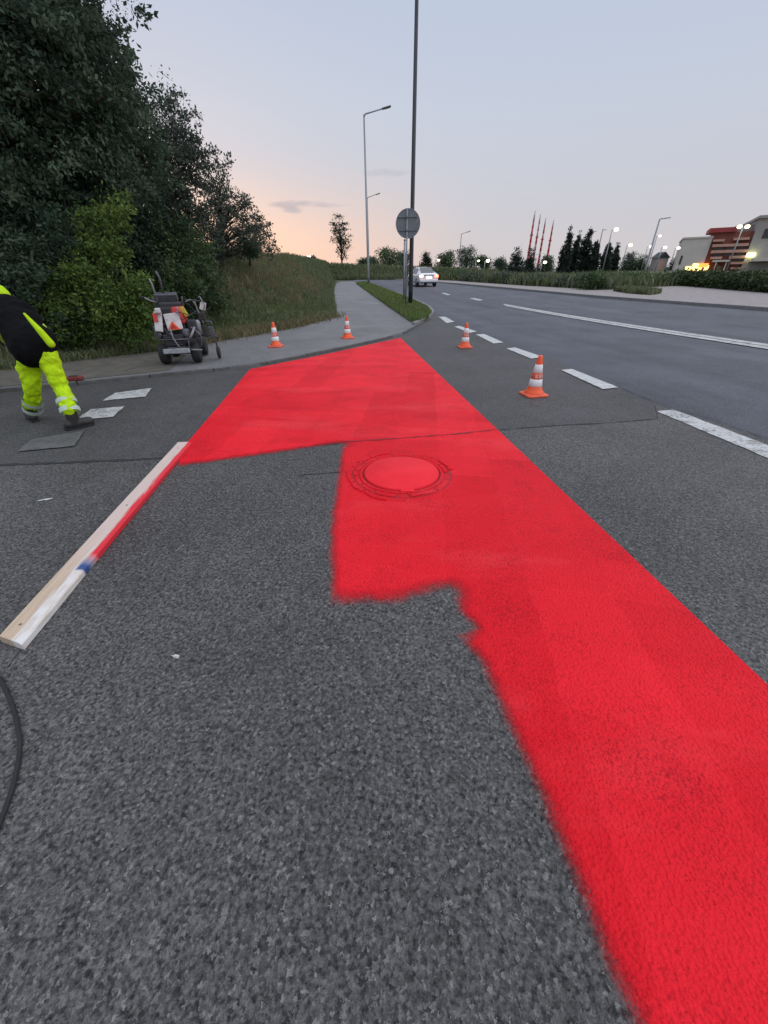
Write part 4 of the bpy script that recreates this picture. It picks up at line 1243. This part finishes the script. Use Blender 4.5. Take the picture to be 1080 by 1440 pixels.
# ------------------------------------------------------------------ traffic cones
def make_cone(print_band=True):
    t = thing('traffic_cone', '', 'traffic cone', (0, 0, 0), 0, 'orange and white cones round the fresh paint')
    mb = MB()
    # square foot with chamfered corners
    def octo(s, c, z): return [(-s + c, -s, z), (s - c, -s, z), (s, -s + c, z), (s, s - c, z), (s - c, s, z), (-s + c, s, z), (-s, s - c, z), (-s, -s + c, z)]
    rings = [octo(.148, .03, 0), octo(.152, .032, .008), octo(.150, .032, .022), octo(.125, .045, .034)]
    vs = sum(rings, [])
    fs = [tuple(reversed(range(8)))] + [(i * 8 + k, i * 8 + (k + 1) % 8, (i + 1) * 8 + (k + 1) % 8, (i + 1) * 8 + k) for i in range(3) for k in range(8)] + [tuple(24 + k for k in range(8))]
    mb.add(vs, fs).build('base', 'orange_dirty', t)
    rad = lambda z: .092 - (.092 - .027) * (z - .09) / .41
    MB().lathe([(.128, .03), (.122, .045), (.105, .07), (rad(.10), .10), (rad(.125), .125)], 28).build('skirt', 'orange_plastic', t, True)
    MB().lathe([(rad(.125), .125), (rad(.30), .30), (rad(.47), .47), (.026, .497), (.018, .503)], 28).build('body', 'orange_plastic', t, True)
    for z0, z1 in ((.125, .215), (.295, .395)):
        MB().lathe([(rad(z0) + .0005, z0), (rad(z0) + .003, z0 + .002), (rad(z1) + .003, z1 - .002), (rad(z1) + .0005, z1)], 28, cap=False).build('reflective_band', 'reflective_white', t, True)
    MB().lathe([(rad(.218) + .0005, .218), (rad(.22) + .0025, .220), (rad(.29) + .0025, .290), (rad(.292) + .0005, .292)], 28, cap=False).build('reflective_band', 'orange_dirty', t, True)
    # pale stencilled blocks on the middle band
    for w0 in (-.62, .02, .66):
        m = MB(); n = 4; vs = []
        for z in (.232, .278):
            for k in range(n + 1):
                w = -math.pi / 2 + w0 - .22 + .44 * k / n; q = rad(z) + .0042
                vs.append((q * math.cos(w), q * math.sin(w), z))
        m.add(vs, [(k, k + 1, n + 2 + k, n + 1 + k) for k in range(n)]).build('print', 'reflective_pink', t, True)
    return t
cone = make_cone()
cone_spots = [(750, 555.5, 0.005, 12, 'nearest orange and white cone on the asphalt, right of the red lane'),
              (653.5, 488.5, 0.005, 4, 'farther orange and white cone on the road beside the broken edge line'),
              (388.5, 487.5, SWZ, -8, 'orange and white cone on the pavement nearest the grassy bank'),
              (489, 475.5, SWZ, 20, 'smaller looking cone on the pavement right above the red paint')]
for i, (px, py, dz, rz, lab) in enumerate(cone_spots):
    c = cone if i == 0 else copy_tree(cone)
    p = P(px, py, dz)
    c.location = (p.x, p.y, p.z + .0005); c.rotation_euler = (0, 0, R(rz)); c['label'] = lab

# ------------------------------------------------------------------ wooden board
def board():
    a = P(6, 908, .05); b = P(259, 622, .05)
    d = (b - a); d.z = 0; L = d.length; ang = math.atan2(d.y, d.x)
    m, nt, bs = newmat('board_wood')
    v = objco(nt)
    sp = nt.nodes.new('ShaderNodeSeparateXYZ'); nt.links.new(v, sp.inputs[0])
    grain = noise(nt, objco(nt, 1.2, 22, 22), 4, 5)
    col = mixc(nt, mrange(nt, grain, .3, .7), (0.42, 0.31, 0.21), (0.60, 0.47, 0.35))
    u = math_(nt, 'DIVIDE', sp.outputs['X'], L)
    wob = math_(nt, 'MULTIPLY', math_(nt, 'SUBTRACT', noise(nt, objco(nt, 3, 30, 30), 1.5, 4), .5), .07)
    y2 = math_(nt, 'ADD', sp.outputs['Y'], wob)
    # pink-white overspray over most of the top away from the near end
    pk = math_(nt, 'MULTIPLY', mrange(nt, u, .12, .42, 0, 1, True), .75)
    col = mixc(nt, pk, col, (0.62, 0.49, 0.46))
    # white primer on the near right half
    wh = math_(nt, 'MULTIPLY', mrange(nt, y2, -.005, -.02), mrange(nt, u, .40, .18))
    scuff = mrange(nt, noise(nt, objco(nt, 3, 14, 14), 3, 5), .35, .6, .35, .95)
    col = mixc(nt, math_(nt, 'MULTIPLY', wh, scuff), col, (0.70, 0.69, 0.68))
    # red spray along the right edge
    rd = math_(nt, 'MULTIPLY', mrange(nt, y2, -.022, -.042), mrange(nt, u, .235, .27))
    col = mixc(nt, rd, col, (0.66, 0.02, 0.035))
    bl = math_(nt, 'MULTIPLY', mrange(nt, y2, -.02, -.034), math_(nt, 'MULTIPLY', mrange(nt, u, .205, .212), mrange(nt, u, .262, .225)))
    col = mixc(nt, bl, col, (0.03, 0.07, 0.22))
    nt.links.new(col, bs.inputs['Base Color']); bs.inputs['Roughness'].default_value = .7
    bump(nt, bs, grain, .25, .004)
    MATS['board_wood'] = m
    t = thing('wooden_board', 'long wooden board with red, white and blue paint along its edge, lying on the asphalt', 'board', (a.x, a.y, .0105), ang)
    w = .065
    mb = MB()
    prof = [(-w, 0.0), (-w, .030), (-w + .012, .040), (w - .006, .042), (w, .036), (w, 0.0)]
    n = 14; vs = []
    for i in range(n + 1):
        x = L * i / n; sag = .004 * math.sin(i / n * math.pi)
        sh = -.05 if i == 0 else 0
        for k, (y, z) in enumerate(prof):
            vs.append((x + (y + w) / (2 * w) * .06 * (1 if i == 0 else 0), y + sag, z))
    k = len(prof)
    fs = [(i * k + j, i * k + (j + 1) % k, (i + 1) * k + (j + 1) % k, (i + 1) * k + j) for i in range(n) for j in range(k)]
    fs += [tuple(range(k)), tuple(reversed([n * k + j for j in range(k)]))]
    mb.add(vs, fs)
    o = mb.build('plank', 'board_wood', t, False, .003)
    for x in (.12, L * .5, L - .15):
        MB().lathe([(.006, .040), (.006, .0435), (.003, .044)], 10, (x, .01, 0)).build('screw_head', 'steel_grey', t)
board()

# hose at the left border
hp = [P(*q, .02) for q in [(-120, 900), (-60, 915), (-10, 945), (14, 985), (27, 1040), (20, 1095), (2, 1150), (-25, 1210), (-60, 1260), (-120, 1300)]]
def catmull(pts, m=6):
    out = []
    for i in range(len(pts) - 1):
        p0, p1, p2, p3 = pts[max(0, i - 1)], pts[i], pts[i + 1], pts[min(len(pts) - 1, i + 2)]
        for k in range(m):
            t = k / m
            out.append(.5 * ((2 * p1) + (p2 - p0) * t + (2 * p0 - 5 * p1 + 4 * p2 - p3) * t * t + (3 * p1 - p0 - 3 * p2 + p3) * t ** 3))
    out.append(pts[-1]); return out
hs = catmull(hp)
for q in hs: q.z = .0175
tag(MB().tube(hs, .0075, 8).build('hose', 'rubber', None, True), 'thin black hose curving in from the left picture border', 'hose')

# small red object on the kerb
rb = P(105, 536, SWZ)
pm('dull_red', (0.22, 0.04, 0.035), (0.14, 0.03, 0.028), 14, .8)
t = thing('fallen_marker', 'small dull red block lying on the kerb behind the bending worker', 'marker', (rb.x, rb.y, SWZ + .006), R(8))
MB().box((0, 0, .035), (.26, .11, .07))  .build('body', 'dull_red', t, False, .02)
MB().box((.02, -.01, .074), (.12, .06, .012)).build('grip', 'machine_dark', t, False, .004)

# ------------------------------------------------------------------ car
def car():
    p = P(602.5, 405)
    Yc = 39.0
    q = at(602.5, 403, Yc); az = R(11)
    t = thing('car', 'white saloon car driving away with its rear lights glowing', 'car', (q.x, Yc, g(Yc) + .004), az)
    pitch = math.atan(.022)
    t.rotation_euler = (pitch, 0, az)
    # lengthwise stations: y from rear(0) to front(4.5): half width, sill z, belt z, roof half width, roof z
    st = [(0.00, .80, .42, .86, .70, .90), (0.10, .86, .34, .95, .74, .98), (0.45, .89, .30, .98, .70, 1.05), (0.85, .90, .28, .97, .62, 1.22), (1.35, .90, .28, .96, .58, 1.42),
          (2.0, .90, .28, .95, .57, 1.46), (2.6, .90, .28, .95, .57, 1.42), (3.3, .90, .28, .94, .66, 1.04), (3.9, .88, .28, .86, .66, .92), (4.35, .82, .30, .74, .6, .80), (4.5, .70, .38, .64, .5, .68)]
    vs, fs = [], []
    for y, hw, s, b, rw, rz in st:
        vs += [(-hw * .92, y, s), (-hw, y, s + .14), (-hw, y, b - .12), (-hw * .96, y, b), (-rw, y, rz - .03), (-rw * .6, y, rz),
               (rw * .6, y, rz), (rw, y, rz - .03), (hw * .96, y, b), (hw, y, b - .12), (hw, y, s + .14), (hw * .92, y, s)]
    k = 12
    for i in range(len(st) - 1):
        for j in range(k):
            fs.append((i * k + j, i * k + (j + 1) % k, (i + 1) * k + (j + 1) % k, (i + 1) * k + j))
    fs += [tuple(range(k)), tuple(reversed([(len(st) - 1) * k + j for j in range(k)]))]
    body = MB().add(vs, fs).build('body', 'car_white', t, True, .02)
    # glass
    MB().add([(-.60, .40, 1.01), (.60, .40, 1.01), (.52, 1.28, 1.40), (-.52, 1.28, 1.40)], [(0, 1, 2, 3)]).build('rear_window', 'car_glass', t).location = (0, -.035, .045)
    MB().add([(-.62, 3.25, 1.03), (.62, 3.25, 1.03), (.54, 2.65, 1.38), (-.54, 2.65, 1.38)], [(0, 1, 2, 3)]).build('windscreen', 'car_glass', t).location = (0, .03, .035)
    for s in (-1, 1):
        for y0, y1, a in ((.95, 1.75, .25), (1.83, 2.95, -.45)):
            MB().add([(s * .885, y0, .99), (s * .885, y1, .98), (s * .63, y1 + (min(a, 0)), 1.37), (s * .63, y0 + max(a, 0), 1.36)], [(0, 1, 2, 3)]).build('side_window', 'car_glass', t)
        MB().ell((s * 1.0, 2.75, 1.02), (.12, .07, .08)).build('mirror', 'car_white', t, True)
        for y in (.85, 3.6):
            w = MB().lathe([(.2, -.1), (.30, -.105), (.32, -.07), (.32, .07), (.30, .105), (.2, .1)], 24, (s * .80, y, .316), 'X').build('wheel', 'rubber', t, True)
            MB().lathe([(.205, -.02), (.19, .02), (.05, .035)], 16, (s * (.80 + .085), y, .316), 'X').build('rim', 'steel_galv', w, True)
        MB().box((s * .68, -.015, .80), (.32, .12, .17)).build('tail_light', 'tail_light' if s > 0 else 'brake_light', t, False, .03)
        MB().box((s * .62, 4.42, .64), (.3, .1, .12)).build('headlight', 'lamp_glow', t, False, .02)
    MB().box((0, -.06, .70), (.52, .03, .12)).build('number_plate', 'plate_glow', t, False, .004)  # plate itself glows, its lamp's light put into the material
    MB().box((0, -.03, .45), (1.62, .16, .20)).build('bumper', 'car_white', t, False, .05)
    MB().box((0, .02, .32), (1.4, .2, .10)).build('diffuser', 'black_plastic', t, False, .02)
    MB().box((0, -.02, .885), (.9, .06, .03)).build('boot_trim', 'steel_galv', t, False, .006)
    for s in (-1, 1): MB().tube([(s * .5, -.09, .31), (s * .5, .1, .31)], .035, 8).build('exhaust', 'steel_galv', t)
car()

# ------------------------------------------------------------------ line marking machine
def machine():
    b = P(258, 511, SWZ)
    t = thing('line_marking_machine', 'black and grey road marking machine with white panels parked on the pavement', 'machine', (b.x, b.y, SWZ + .012), R(14))
    for x in (-.27, .27):
        for y, r in ((0, .17), (.85, .17)):
            w = MB().lathe([(r * .55, -.065), (r * .92, -.07), (r, -.045), (r, .045), (r * .92, .07), (r * .55, .065)], 24, (x, y, r), 'X').build('wheel', 'rubber', t, True)
            MB().lathe([(r * .56, -.04), (r * .5, -.02), (r * .15, -.055), (r * .15, .055), (r * .5, .02), (r * .56, .04)], 16, (x, y, r), 'X').build('rim', 'machine_grey', w, True)
    MB().tube([(-.3, 0, .17), (.3, 0, .17)], .022, 8).build('axle', 'steel_grey', t)
    MB().tube([(-.3, .85, .17), (.3, .85, .17)], .022, 8).build('axle', 'steel_grey', t)
    f = MB()
    for x in (-.17, .17):
        f.box((x, .42, .27), (.05, 1.25, .06))
    for y in (-.18, .25, .65, 1.0): f.box((0, y, .275), (.4, .05, .05))
    f.build('chassis', 'machine_grey', t, False, .006)
    MB().box((0, -.26, .24), (.44, .03, .085), Matrix.Rotation(R(-18), 3, 'X')).build('bumper_plate', 'machine_light', t, False, .01)
    MB().tube([(-.22, -.24, .24), (-.24, -.2, .42), (.22, -.2, .42), (.22, -.24, .24)], .016, 8).build('guard_bar', 'machine_grey', t, True)
    MB().box((-.02, -.02, .40), (.34, .30, .2)).build('engine_block', 'machine_dark', t, False, .02)
    for k in range(5):
        MB().box((-.02, -.18, .335 + k * .03), (.26, .03, .01)).build('cooling_fin', 'machine_grey', t)
    MB().lathe([(.07, 0), (.075, .02), (.075, .1), (.05, .13)], 16, (.19, -.08, .45)).build('air_filter', 'machine_grey', t, True)
    MB().tube([(.18, -.1, .35), (.30, -.2, .48), (.36, -.12, .6)], .02, 8).build('exhaust_pipe', 'machine_light', t, True)
    rotp = Matrix.Rotation(R(-14), 3, 'X')
    MB().box((-.20, -.09, .70), (.13, .03, .32), rotp @ Matrix.Rotation(R(8), 3, 'Y')).build('side_panel', 'machine_white', t, False, .012)
    MB().box((.04, -.11, .695), (.25, .03, .27), rotp @ Matrix.Rotation(R(-6), 3, 'Y')).build('front_panel', 'machine_white', t, False, .012)
    MB().box((-.225, -.115, .77), (.07, .02, .13), rotp).build('red_stripe', 'machine_red', t, False, .004)
    MB().box((-.16, -.10, .87), (.09, .09, .08)).build('lid', 'machine_white', t, False, .02)
    MB().box((0, .10, .70), (.42, .26, .44)).build('hopper', 'machine_dark', t, False, .03)
    MB().box((.30, .05, .56), (.14, .2, .3)).build('compressor', 'machine_dark', t, False, .03)
    MB().box((-.29, .12, .52), (.10, .3, .22)).build('battery_box', 'machine_grey', t, False, .02)
    # triangular warning plate
    mb = MB(); tri = [(-.10, 0), (.10, 0), (0, .13)]
    mb.add([(x, -.015, z) for x, z in tri] + [(x, .0, z) for x, z in tri], [(0, 1, 2), (5, 4, 3), (0, 3, 4, 1), (1, 4, 5, 2), (2, 5, 3, 0)])
    o = mb.build('warning_triangle', 'orange_plastic', t); o.location = (.03, -.148, .575)
    mb = MB(); tri = [(-.045, .02), (.045, .02), (0, .08)]
    mb.add([(x, -.004, z) for x, z in tri] + [(x, .0, z) for x, z in tri], [(0, 1, 2), (5, 4, 3), (0, 3, 4, 1), (1, 4, 5, 2), (2, 5, 3, 0)])
    o2 = mb.build('triangle_centre', 'machine_red', t); o2.location = (.03, -.166, .58)
    MB().lathe([(.12, 0), (.125, .02), (.125, .22), (.10, .26)], 20, (.13, .05, .66)).build('paint_tank', 'machine_red', t, True)
    MB().lathe([(.17, 0), (.175, .02), (.175, .40), (.16, .43), (.05, .44)], 24, (-.05, .45, .32)).build('paint_tank', 'machine_grey', t, True)
    MB().box((.02, .12, .93), (.36, .22, .12)).build('seat', 'machine_dark', t, False, .03)
    MB().box((-.03, .2, 1.06), (.36, .12, .13), Matrix.Rotation(R(20), 3, 'X')).build('control_box', 'machine_grey', t, False, .015)
    MB().box((.24, -.02, .84), (.06, .07, .16), Matrix.Rotation(R(-25), 3, 'Y')).build('hazard_label', 'machine_yellow', t, False, .006)
    for s in (-1, 1):
        MB().tube([(s * .18, .2, .35), (s * .2, .18, .9), (s * .24, .1, 1.06)], .018, 8).build('frame_upright', 'machine_grey', t, True)
    MB().tube([(-.2, .12, .98), (-.27, .04, 1.02), (-.33, -.05, 1.07)], .016, 8).build('handlebar', 'machine_light', t, True)
    MB().tube([(-.33, -.05, 1.07), (-.37, -.10, 1.08)], .022, 8).build('grip', 'rubber', t, True)
    MB().tube([(-.18, .15, .98), (-.19, .15, 1.26), (-.21, .14, 1.34)], .015, 8).build('aiming_rod', 'machine_light', t, True)
    MB().tube([(-.06, .2, 1.05), (-.06, .2, 1.36), (-.09, .19, 1.45)], .02, 8).build('exhaust_stack', 'machine_grey', t, True)
    # outrigger with spray guns and guide wheel on the right
    MB().tube([(.17, .25, .62), (.40, .3, .66), (.60, .3, .64)], .014, 8).build('outrigger_bar', 'machine_grey', t, True)
    MB().tube([(.17, .3, .40), (.45, .32, .42), (.66, .3, .38)], .02, 8).build('outrigger_bar', 'machine_grey', t, True)
    MB().tube([(.60, .3, .64), (.61, .28, .4), (.62, .28, .11)], .013, 8).build('guide_fork', 'machine_grey', t, True)
    w = MB().lathe([(.05, -.02), (.10, -.025), (.11, 0), (.10, .025), (.05, .02)], 18, (.62, .28, .11), 'X').build('guide_wheel', 'rubber', t, True)
    MB().box((.47, .2, .50), (.07, .07, .2)).build('spray_gun', 'machine_dark', t, False, .01)
    MB().box((.57, .2, .47), (.07, .07, .2)).build('spray_gun', 'machine_grey', t, False, .01)
    MB().lathe([(.05, 0), (.05, .2), (.03, .23)], 14, (.38, .16, .46)).build('bead_hopper', 'machine_light', t, True)
    loop = [(.42, .3, .72), (.40, .3, 1.0), (.50, .3, 1.06), (.56, .28, .92), (.50, .28, .78)]
    MB().box((.47, .26, .74), (.12, .10, .12)).build('gun_bracket', 'machine_dark', t, False, .01)
    MB().box((.52, .3, .90), (.10, .03, .13), Matrix.Rotation(R(20), 3, 'Y')).build('label_plate', 'machine_white', t, False, .005)
    MB().tube([(.2, .2, .95), (.35, .22, 1.0), (.54, .3, .98)], .013, 8).build('hose_rail', 'machine_dark', t, True)
    MB().tube(loop, .010, 8).build('hose_loop', 'machine_light', t, True)
    for k, pts in enumerate(([(.15, .3, .9), (.35, .35, 1.0), (.48, .2, .62)], [(.1, .4, .7), (.4, .5, .8), (.62, .22, .58)], [(.3, -.1, .6), (.42, -.05, .45), (.36, .1, .25)], [(-.1, .4, .76), (.2, .45, .95), (.4, .3, .75)], [(-.02, -.2, .62), (.0, -.25, .45), (.06, -.24, .30)])):
        MB().tube(catmull([Vector(q) for q in pts], 5), .011, 6).build('hose', 'rubber' if k % 2 else 'machine_light', t, True)
    rr = random.Random(8)
    for k in range(16):
        a = Vector((rr.uniform(-.25, .3), rr.uniform(-.2, .1), rr.uniform(.3, .95))); b = Vector((rr.uniform(-.1, .55), rr.uniform(-.1, .3), rr.uniform(.3, .9)))
        m = (a + b) / 2 + Vector((rr.uniform(-.1, .1), -.12, rr.uniform(-.15, .1)))
        MB().tube(catmull([a, m, b], 5), rr.choice((.006, .009, .012)), 6).build('cable', rr.choice(('rubber', 'machine_light', 'machine_dark', 'machine_grey')), t, True)
    for k in range(9):
        c = (rr.uniform(-.22, .24), -.2 + rr.uniform(0, .03), rr.uniform(.3, .52))
        MB().lathe([(.012, 0), (.03, .005), (.03, .04), (.012, .05)], 10, c, 'Y').build('valve', rr.choice(('machine_light', 'machine_dark', 'machine_grey')), t)
    MB().tube([(.17, -.2, .25), (.42, -.25, .24)], .012, 6).build('pointer', 'machine_light', t)
machine()

# ------------------------------------------------------------------ people
def remeshed(name, mb, mat, parent, vox=.013, smooth=4, fold=0.0):
    me = bpy.data.meshes.new(name); me.from_pydata(mb.v, [], mb.f); me.update()
    bm = bmesh.new(); bm.from_mesh(me); bmesh.ops.recalc_face_normals(bm, faces=bm.faces[:]); bm.to_mesh(me); bm.free()
    tmp = bpy.data.objects.new(name + '_tmp', me); C.objects.link(tmp)
    r = tmp.modifiers.new('r', 'REMESH'); r.mode = 'VOXEL'; r.voxel_size = vox
    s = tmp.modifiers.new('s', 'SMOOTH'); s.factor = .5; s.iterations = smooth
    if fold:
        tx = bpy.data.textures.new(name + 'fold', 'CLOUDS'); tx.noise_scale = .085
        d = tmp.modifiers.new('d', 'DISPLACE'); d.texture = tx; d.strength = fold; d.mid_level = .5
    dg = bpy.context.evaluated_depsgraph_get()
    me2 = bpy.data.meshes.new_from_object(tmp.evaluated_get(dg))
    bpy.data.objects.remove(tmp, do_unlink=True)
    me2.name = name; me2.materials.clear()
    return link(name, me2, mat, parent, True)
def boot(t, foot, dirv, ankle):
    """foot: ground point under the ankle, dirv: toe direction"""
    d = Vector((dirv[0], dirv[1], 0)).normalized(); f = Vector(foot); s = Vector((-d.y, d.x, 0))
    mb = MB()
    mb.capsule(f + Vector((0, 0, .055)) - d * .05, .052, f + Vector((0, 0, .05)) + d * .14, .048)
    mb.capsule(f + Vector((0, 0, .075)), .056, f.lerp(ankle, 1.0) + Vector((0, 0, .09)), .06)
    mb.ell(f + d * .07 + Vector((0, 0, .06)), (.05, .09, .04), Matrix.Rotation(math.atan2(d.y, d.x) - math.pi / 2, 3, 'Z'))
    o = remeshed('boot', mb, 'boot_leather', t, .011, 3)
    zmin = min(v.co.z for v in o.data.vertices)
    for v in o.data.vertices: v.co.z = max(v.co.z, f.z + .012)
    rot = Matrix.Rotation(math.atan2(d.y, d.x), 3, 'Z')
    sole = MB()
    outl = [(-.10, -.035), (-.11, 0), (-.10, .035), (0, .04), (.10, .05), (.165, .035), (.18, 0), (.165, -.035), (.10, -.05), (0, -.04)]
    vs = [Vector((x, y, z)) for z in (0.001, .026) for x, y in outl]
    n = len(outl)
    sole.add([f + rot @ v for v in vs], [tuple(reversed(range(n))), tuple(range(n, 2 * n))] + [(k, (k + 1) % n, n + (k + 1) % n, n + k) for k in range(n)])
    sole.build('sole', 'rubber', o)
def hand(mb, wrist, dirv, side):
    d = Vector(dirv).normalized(); ref = Vector((0, 1, 0)) if abs(d.y) < .9 else Vector((1, 0, 0))
    s = d.cross(ref).normalized() * side; u = s.cross(d).normalized()
    w = Vector(wrist)
    mb.capsule(w, .026, w + d * .05, .03)
    mb.ell(w + d * .06, (.035, .035, .035))
    for k, (off, L) in enumerate(((-.028, .062), (-.01, .072), (.009, .068), (.027, .055))):
        a = w + d * .085 + s * off; m = a + d * L * .55 + u * .012; e = m + d * L * .35 + u * .03
        mb.capsule(a, .0105, m, .0095, 8); mb.capsule(m, .0095, e, .008, 8)
    a = w + d * .03 + s * -.03; m = a + d * .035 - s * .028 + u * .012; e = m + d * .035 - s * .006 + u * .015
    mb.capsule(a, .014, m, .011, 8); mb.capsule(m, .011, e, .009, 8)
def bent_worker():
    fr = P(108, 603); fl = P(48, 592)
    base = (fr + fl) / 2; base.z = .0055
    t = thing('person', 'worker in hi-vis yellow trousers and black vest, bending forward with legs apart', 'person', base)
    Yb = base.y
    def J(px, py, dy=0.0): return at(px, py, Yb + dy) - base
    hipR, hipL = J(67, 505, .04), J(40, 510, .07)
    kneeR, kneeL = J(86, 545, .0), J(46, 548, .05)
    ankR, ankL = J(103, 588, fr.y - Yb), J(49, 583, fl.y - Yb)
    gr, gl = fr - base, fl - base; gr.z = gl.z = 0
    tr = MB()
    for h, k, a in ((hipR, kneeR, ankR), (hipL, kneeL, ankL)):
        tr.capsule(h, .105, k, .076); tr.capsule(k, .078, a + Vector((0, 0, .10)), .070)
    pel = (hipR + hipL) / 2
    tr.ell(pel + Vector((0, .03, .06)), (.19, .15, .14))
    remeshed('trousers', tr, 'hi_vis', t, .010, 3, .055)
    # reflective bands round the shins
    for k, a in ((kneeR, ankR + Vector((0, 0, .05))), (kneeL, ankL + Vector((0, 0, .05)))):
        for u0, u1 in ((.48, .62), (.80, .97)):
            q0, q1 = k.lerp(a, u0), k.lerp(a, u1)
            MB().tube([q0, q0.lerp(q1, .5), q1], [.094, .095, .092], 18, False).build('reflective_band', 'tape_silver', t, True)
    boot(t, gr, (.55, .6), ankR); boot(t, gl, (-.65, .55), ankL)
    # torso leaning forward (away) and to the left
    sh = J(12, 437, .42); waist = J(48, 478, .13)
    to = MB()
    ax = (sh - waist).normalized()
    rotm = ax.to_track_quat('Z', 'Y').to_matrix()
    to.ell(pel + Vector((0, .0, .13)), (.205, .17, .18))
    to.ell(waist, (.20, .165, .22), rotm)
    to.ell(waist.lerp(sh, .55), (.215, .165, .24), rotm)
    to.ell(sh, (.20, .15, .16), rotm)
    side = Vector((1, 0, 0))
    shR = sh + Vector((.17, -.02, .02)); shL = sh + Vector((-.19, -.02, .0))
    to.capsule(shR, .088, shR + Vector((.03, .05, -.08)), .08); to.capsule(shL, .088, shL + Vector((-.03, .05, -.08)), .08)
    to.capsule(pel + Vector((0, -.02, .10)), .175, sh, .17)
    remeshed('vest', to, 'black_cloth', t, .015, 14, .02)
    # yellow side strip of the vest, down the right flank
    a, b, c = J(34, 441, -.0), J(56, 465, -.03), J(72, 484, -.02)
    fl_ = MB()
    fl_.capsule(a, .012, b, .03); fl_.capsule(b, .03, c, .036)
    remeshed('flank_panel', fl_, 'hi_vis', t, .009, 2)
    # arms reach down in front
    ar = MB()
    elR = J(64, 470, .30); wrR = J(58, 505, .45); elL = shL + Vector((-.12, .15, -.26)); wrL = elL + Vector((.02, .16, -.22))
    ar.capsule(shR, .07, elR, .058); ar.capsule(elR, .056, wrR, .045)
    ar.capsule(shL, .07, elL, .058); ar.capsule(elL, .056, wrL, .045)
    remeshed('sleeves', ar, 'hi_vis_dusty', t, .012, 3, .02)
    bd = MB()
    head = J(2, 419, .50)
    bd.capsule(sh + ax * .08, .062, head - ax * .04, .055)
    bd.ell(head, (.078, .098, .115), rotm)
    bd.ell(head + Vector((0, .105, -.02)), (.016, .022, .024)); 
    for s in (-1, 1): bd.ell(head + Vector((s * .08, .0, -.01)), (.012, .022, .03))
    hand(bd, wrR, wrR - elR, 1); hand(bd, wrL, wrL - elL, -1)
    bd.capsule(elR, .035, wrR, .028); bd.capsule(elL, .035, wrL, .028); bd.capsule(shR, .04, elR, .036); bd.capsule(shL, .04, elL, .036)
    bd.capsule(sh, .1, waist, .1); bd.capsule(shR, .045, shL, .045)
    remeshed('body', bd, 'skin', t, .0075, 2)
    hd = MB(); 
    hd.ell(head + Vector((0, -.008, .012)), (.098, .118, .13), rotm)
    hd.capsule(head - ax * .02 + Vector((0, -.03, 0)), .10, sh + ax * .06, .12)
    remeshed('hood', hd, 'hi_vis', t, .012, 3, .015)
bent_worker()
def side_worker():
    f1 = P(-14, 566); base = f1.copy(); base.z = .0055
    t = thing('person', 'second worker in hi-vis trousers, only a leg edge showing at the left border', 'person', base)
    def v(x, y, z): return Vector((x, y, z))
    aR, kR, hR = v(.0, 0, .10), v(-.02, -.03, .50), v(-.05, 0, .90)
    aL, kL, hL = v(-.30, .12, .10), v(-.28, .06, .50), v(-.24, .03, .90)
    tr = MB()
    for h, k, a in ((hR, kR, aR), (hL, kL, aL)):
        tr.capsule(h, .10, k, .075); tr.capsule(k, .075, a, .07)
    tr.ell(v(-.145, .02, .95), (.19, .14, .13)); remeshed('trousers', tr, 'hi_vis_dusty', t, .013, 3, .025)
    for k, a in ((kR, aR), (kL, aL)):
        q0, q1 = k.lerp(a, .55), k.lerp(a, .68)
        MB().tube([q0, q1], [.083, .082], 18, False).build('reflective_band', 'tape_silver', t, True)
    boot(t, v(0, 0, 0), (.3, -.9), aR); boot(t, v(-.30, .12, 0), (-.2, -.9), aL)
    to = MB(); to.ell(v(-.145, .02, 1.05), (.19, .13, .18)); to.ell(v(-.145, .03, 1.25), (.20, .13, .2)); to.ell(v(-.145, .03, 1.4), (.2, .12, .1))
    to.capsule(v(.05, .03, 1.42), .07, v(.09, .02, 1.15), .055); to.capsule(v(.09, .02, 1.15), .055, v(.05, -.15, .98), .045)
    to.capsule(v(-.34, .03, 1.42), .07, v(-.38, .02, 1.15), .055); to.capsule(v(-.38, .02, 1.15), .055, v(-.34, -.15, .98), .045)
    remeshed('jacket', to, 'hi_vis', t, .013, 3, .02)
    bd = MB(); hd = v(-.145, -.02, 1.65)
    bd.capsule(v(-.145, .03, 1.40), .06, hd, .055); bd.ell(hd, (.075, .095, .115)); bd.ell(hd + v(0, -.1, -.015), (.015, .022, .022)); bd.ell(hd + v(0, -.085, -.06), (.028, .015, .01))
    for s in (-1, 1): bd.ell(hd + v(s * .077, .01, 0), (.012, .022, .03))
    hand(bd, v(.05, -.15, .98), (-.1, -.5, -.6), 1); hand(bd, v(-.34, -.15, .98), (.1, -.5, -.6), -1)
    bd.capsule(v(-.145, .02, 1.0), .1, v(-.145, .03, 1.4), .1)
    for s, x in ((1, .05), (-1, -.34)):
        bd.capsule(v(x, .03, 1.42), .04, v(x + s * .04, .02, 1.15), .035); bd.capsule(v(x + s * .04, .02, 1.15), .035, v(x, -.15, .98), .026)
    bd.capsule(v(.05, .03, 1.42), .04, v(-.34, .03, 1.42), .04)
    remeshed('body', bd, 'skin', t, .008, 2)
    MB().ell(hd + v(0, .015, .03), (.084, .10, .10)).build('hair', 'hair_dark', t, True)
side_worker()
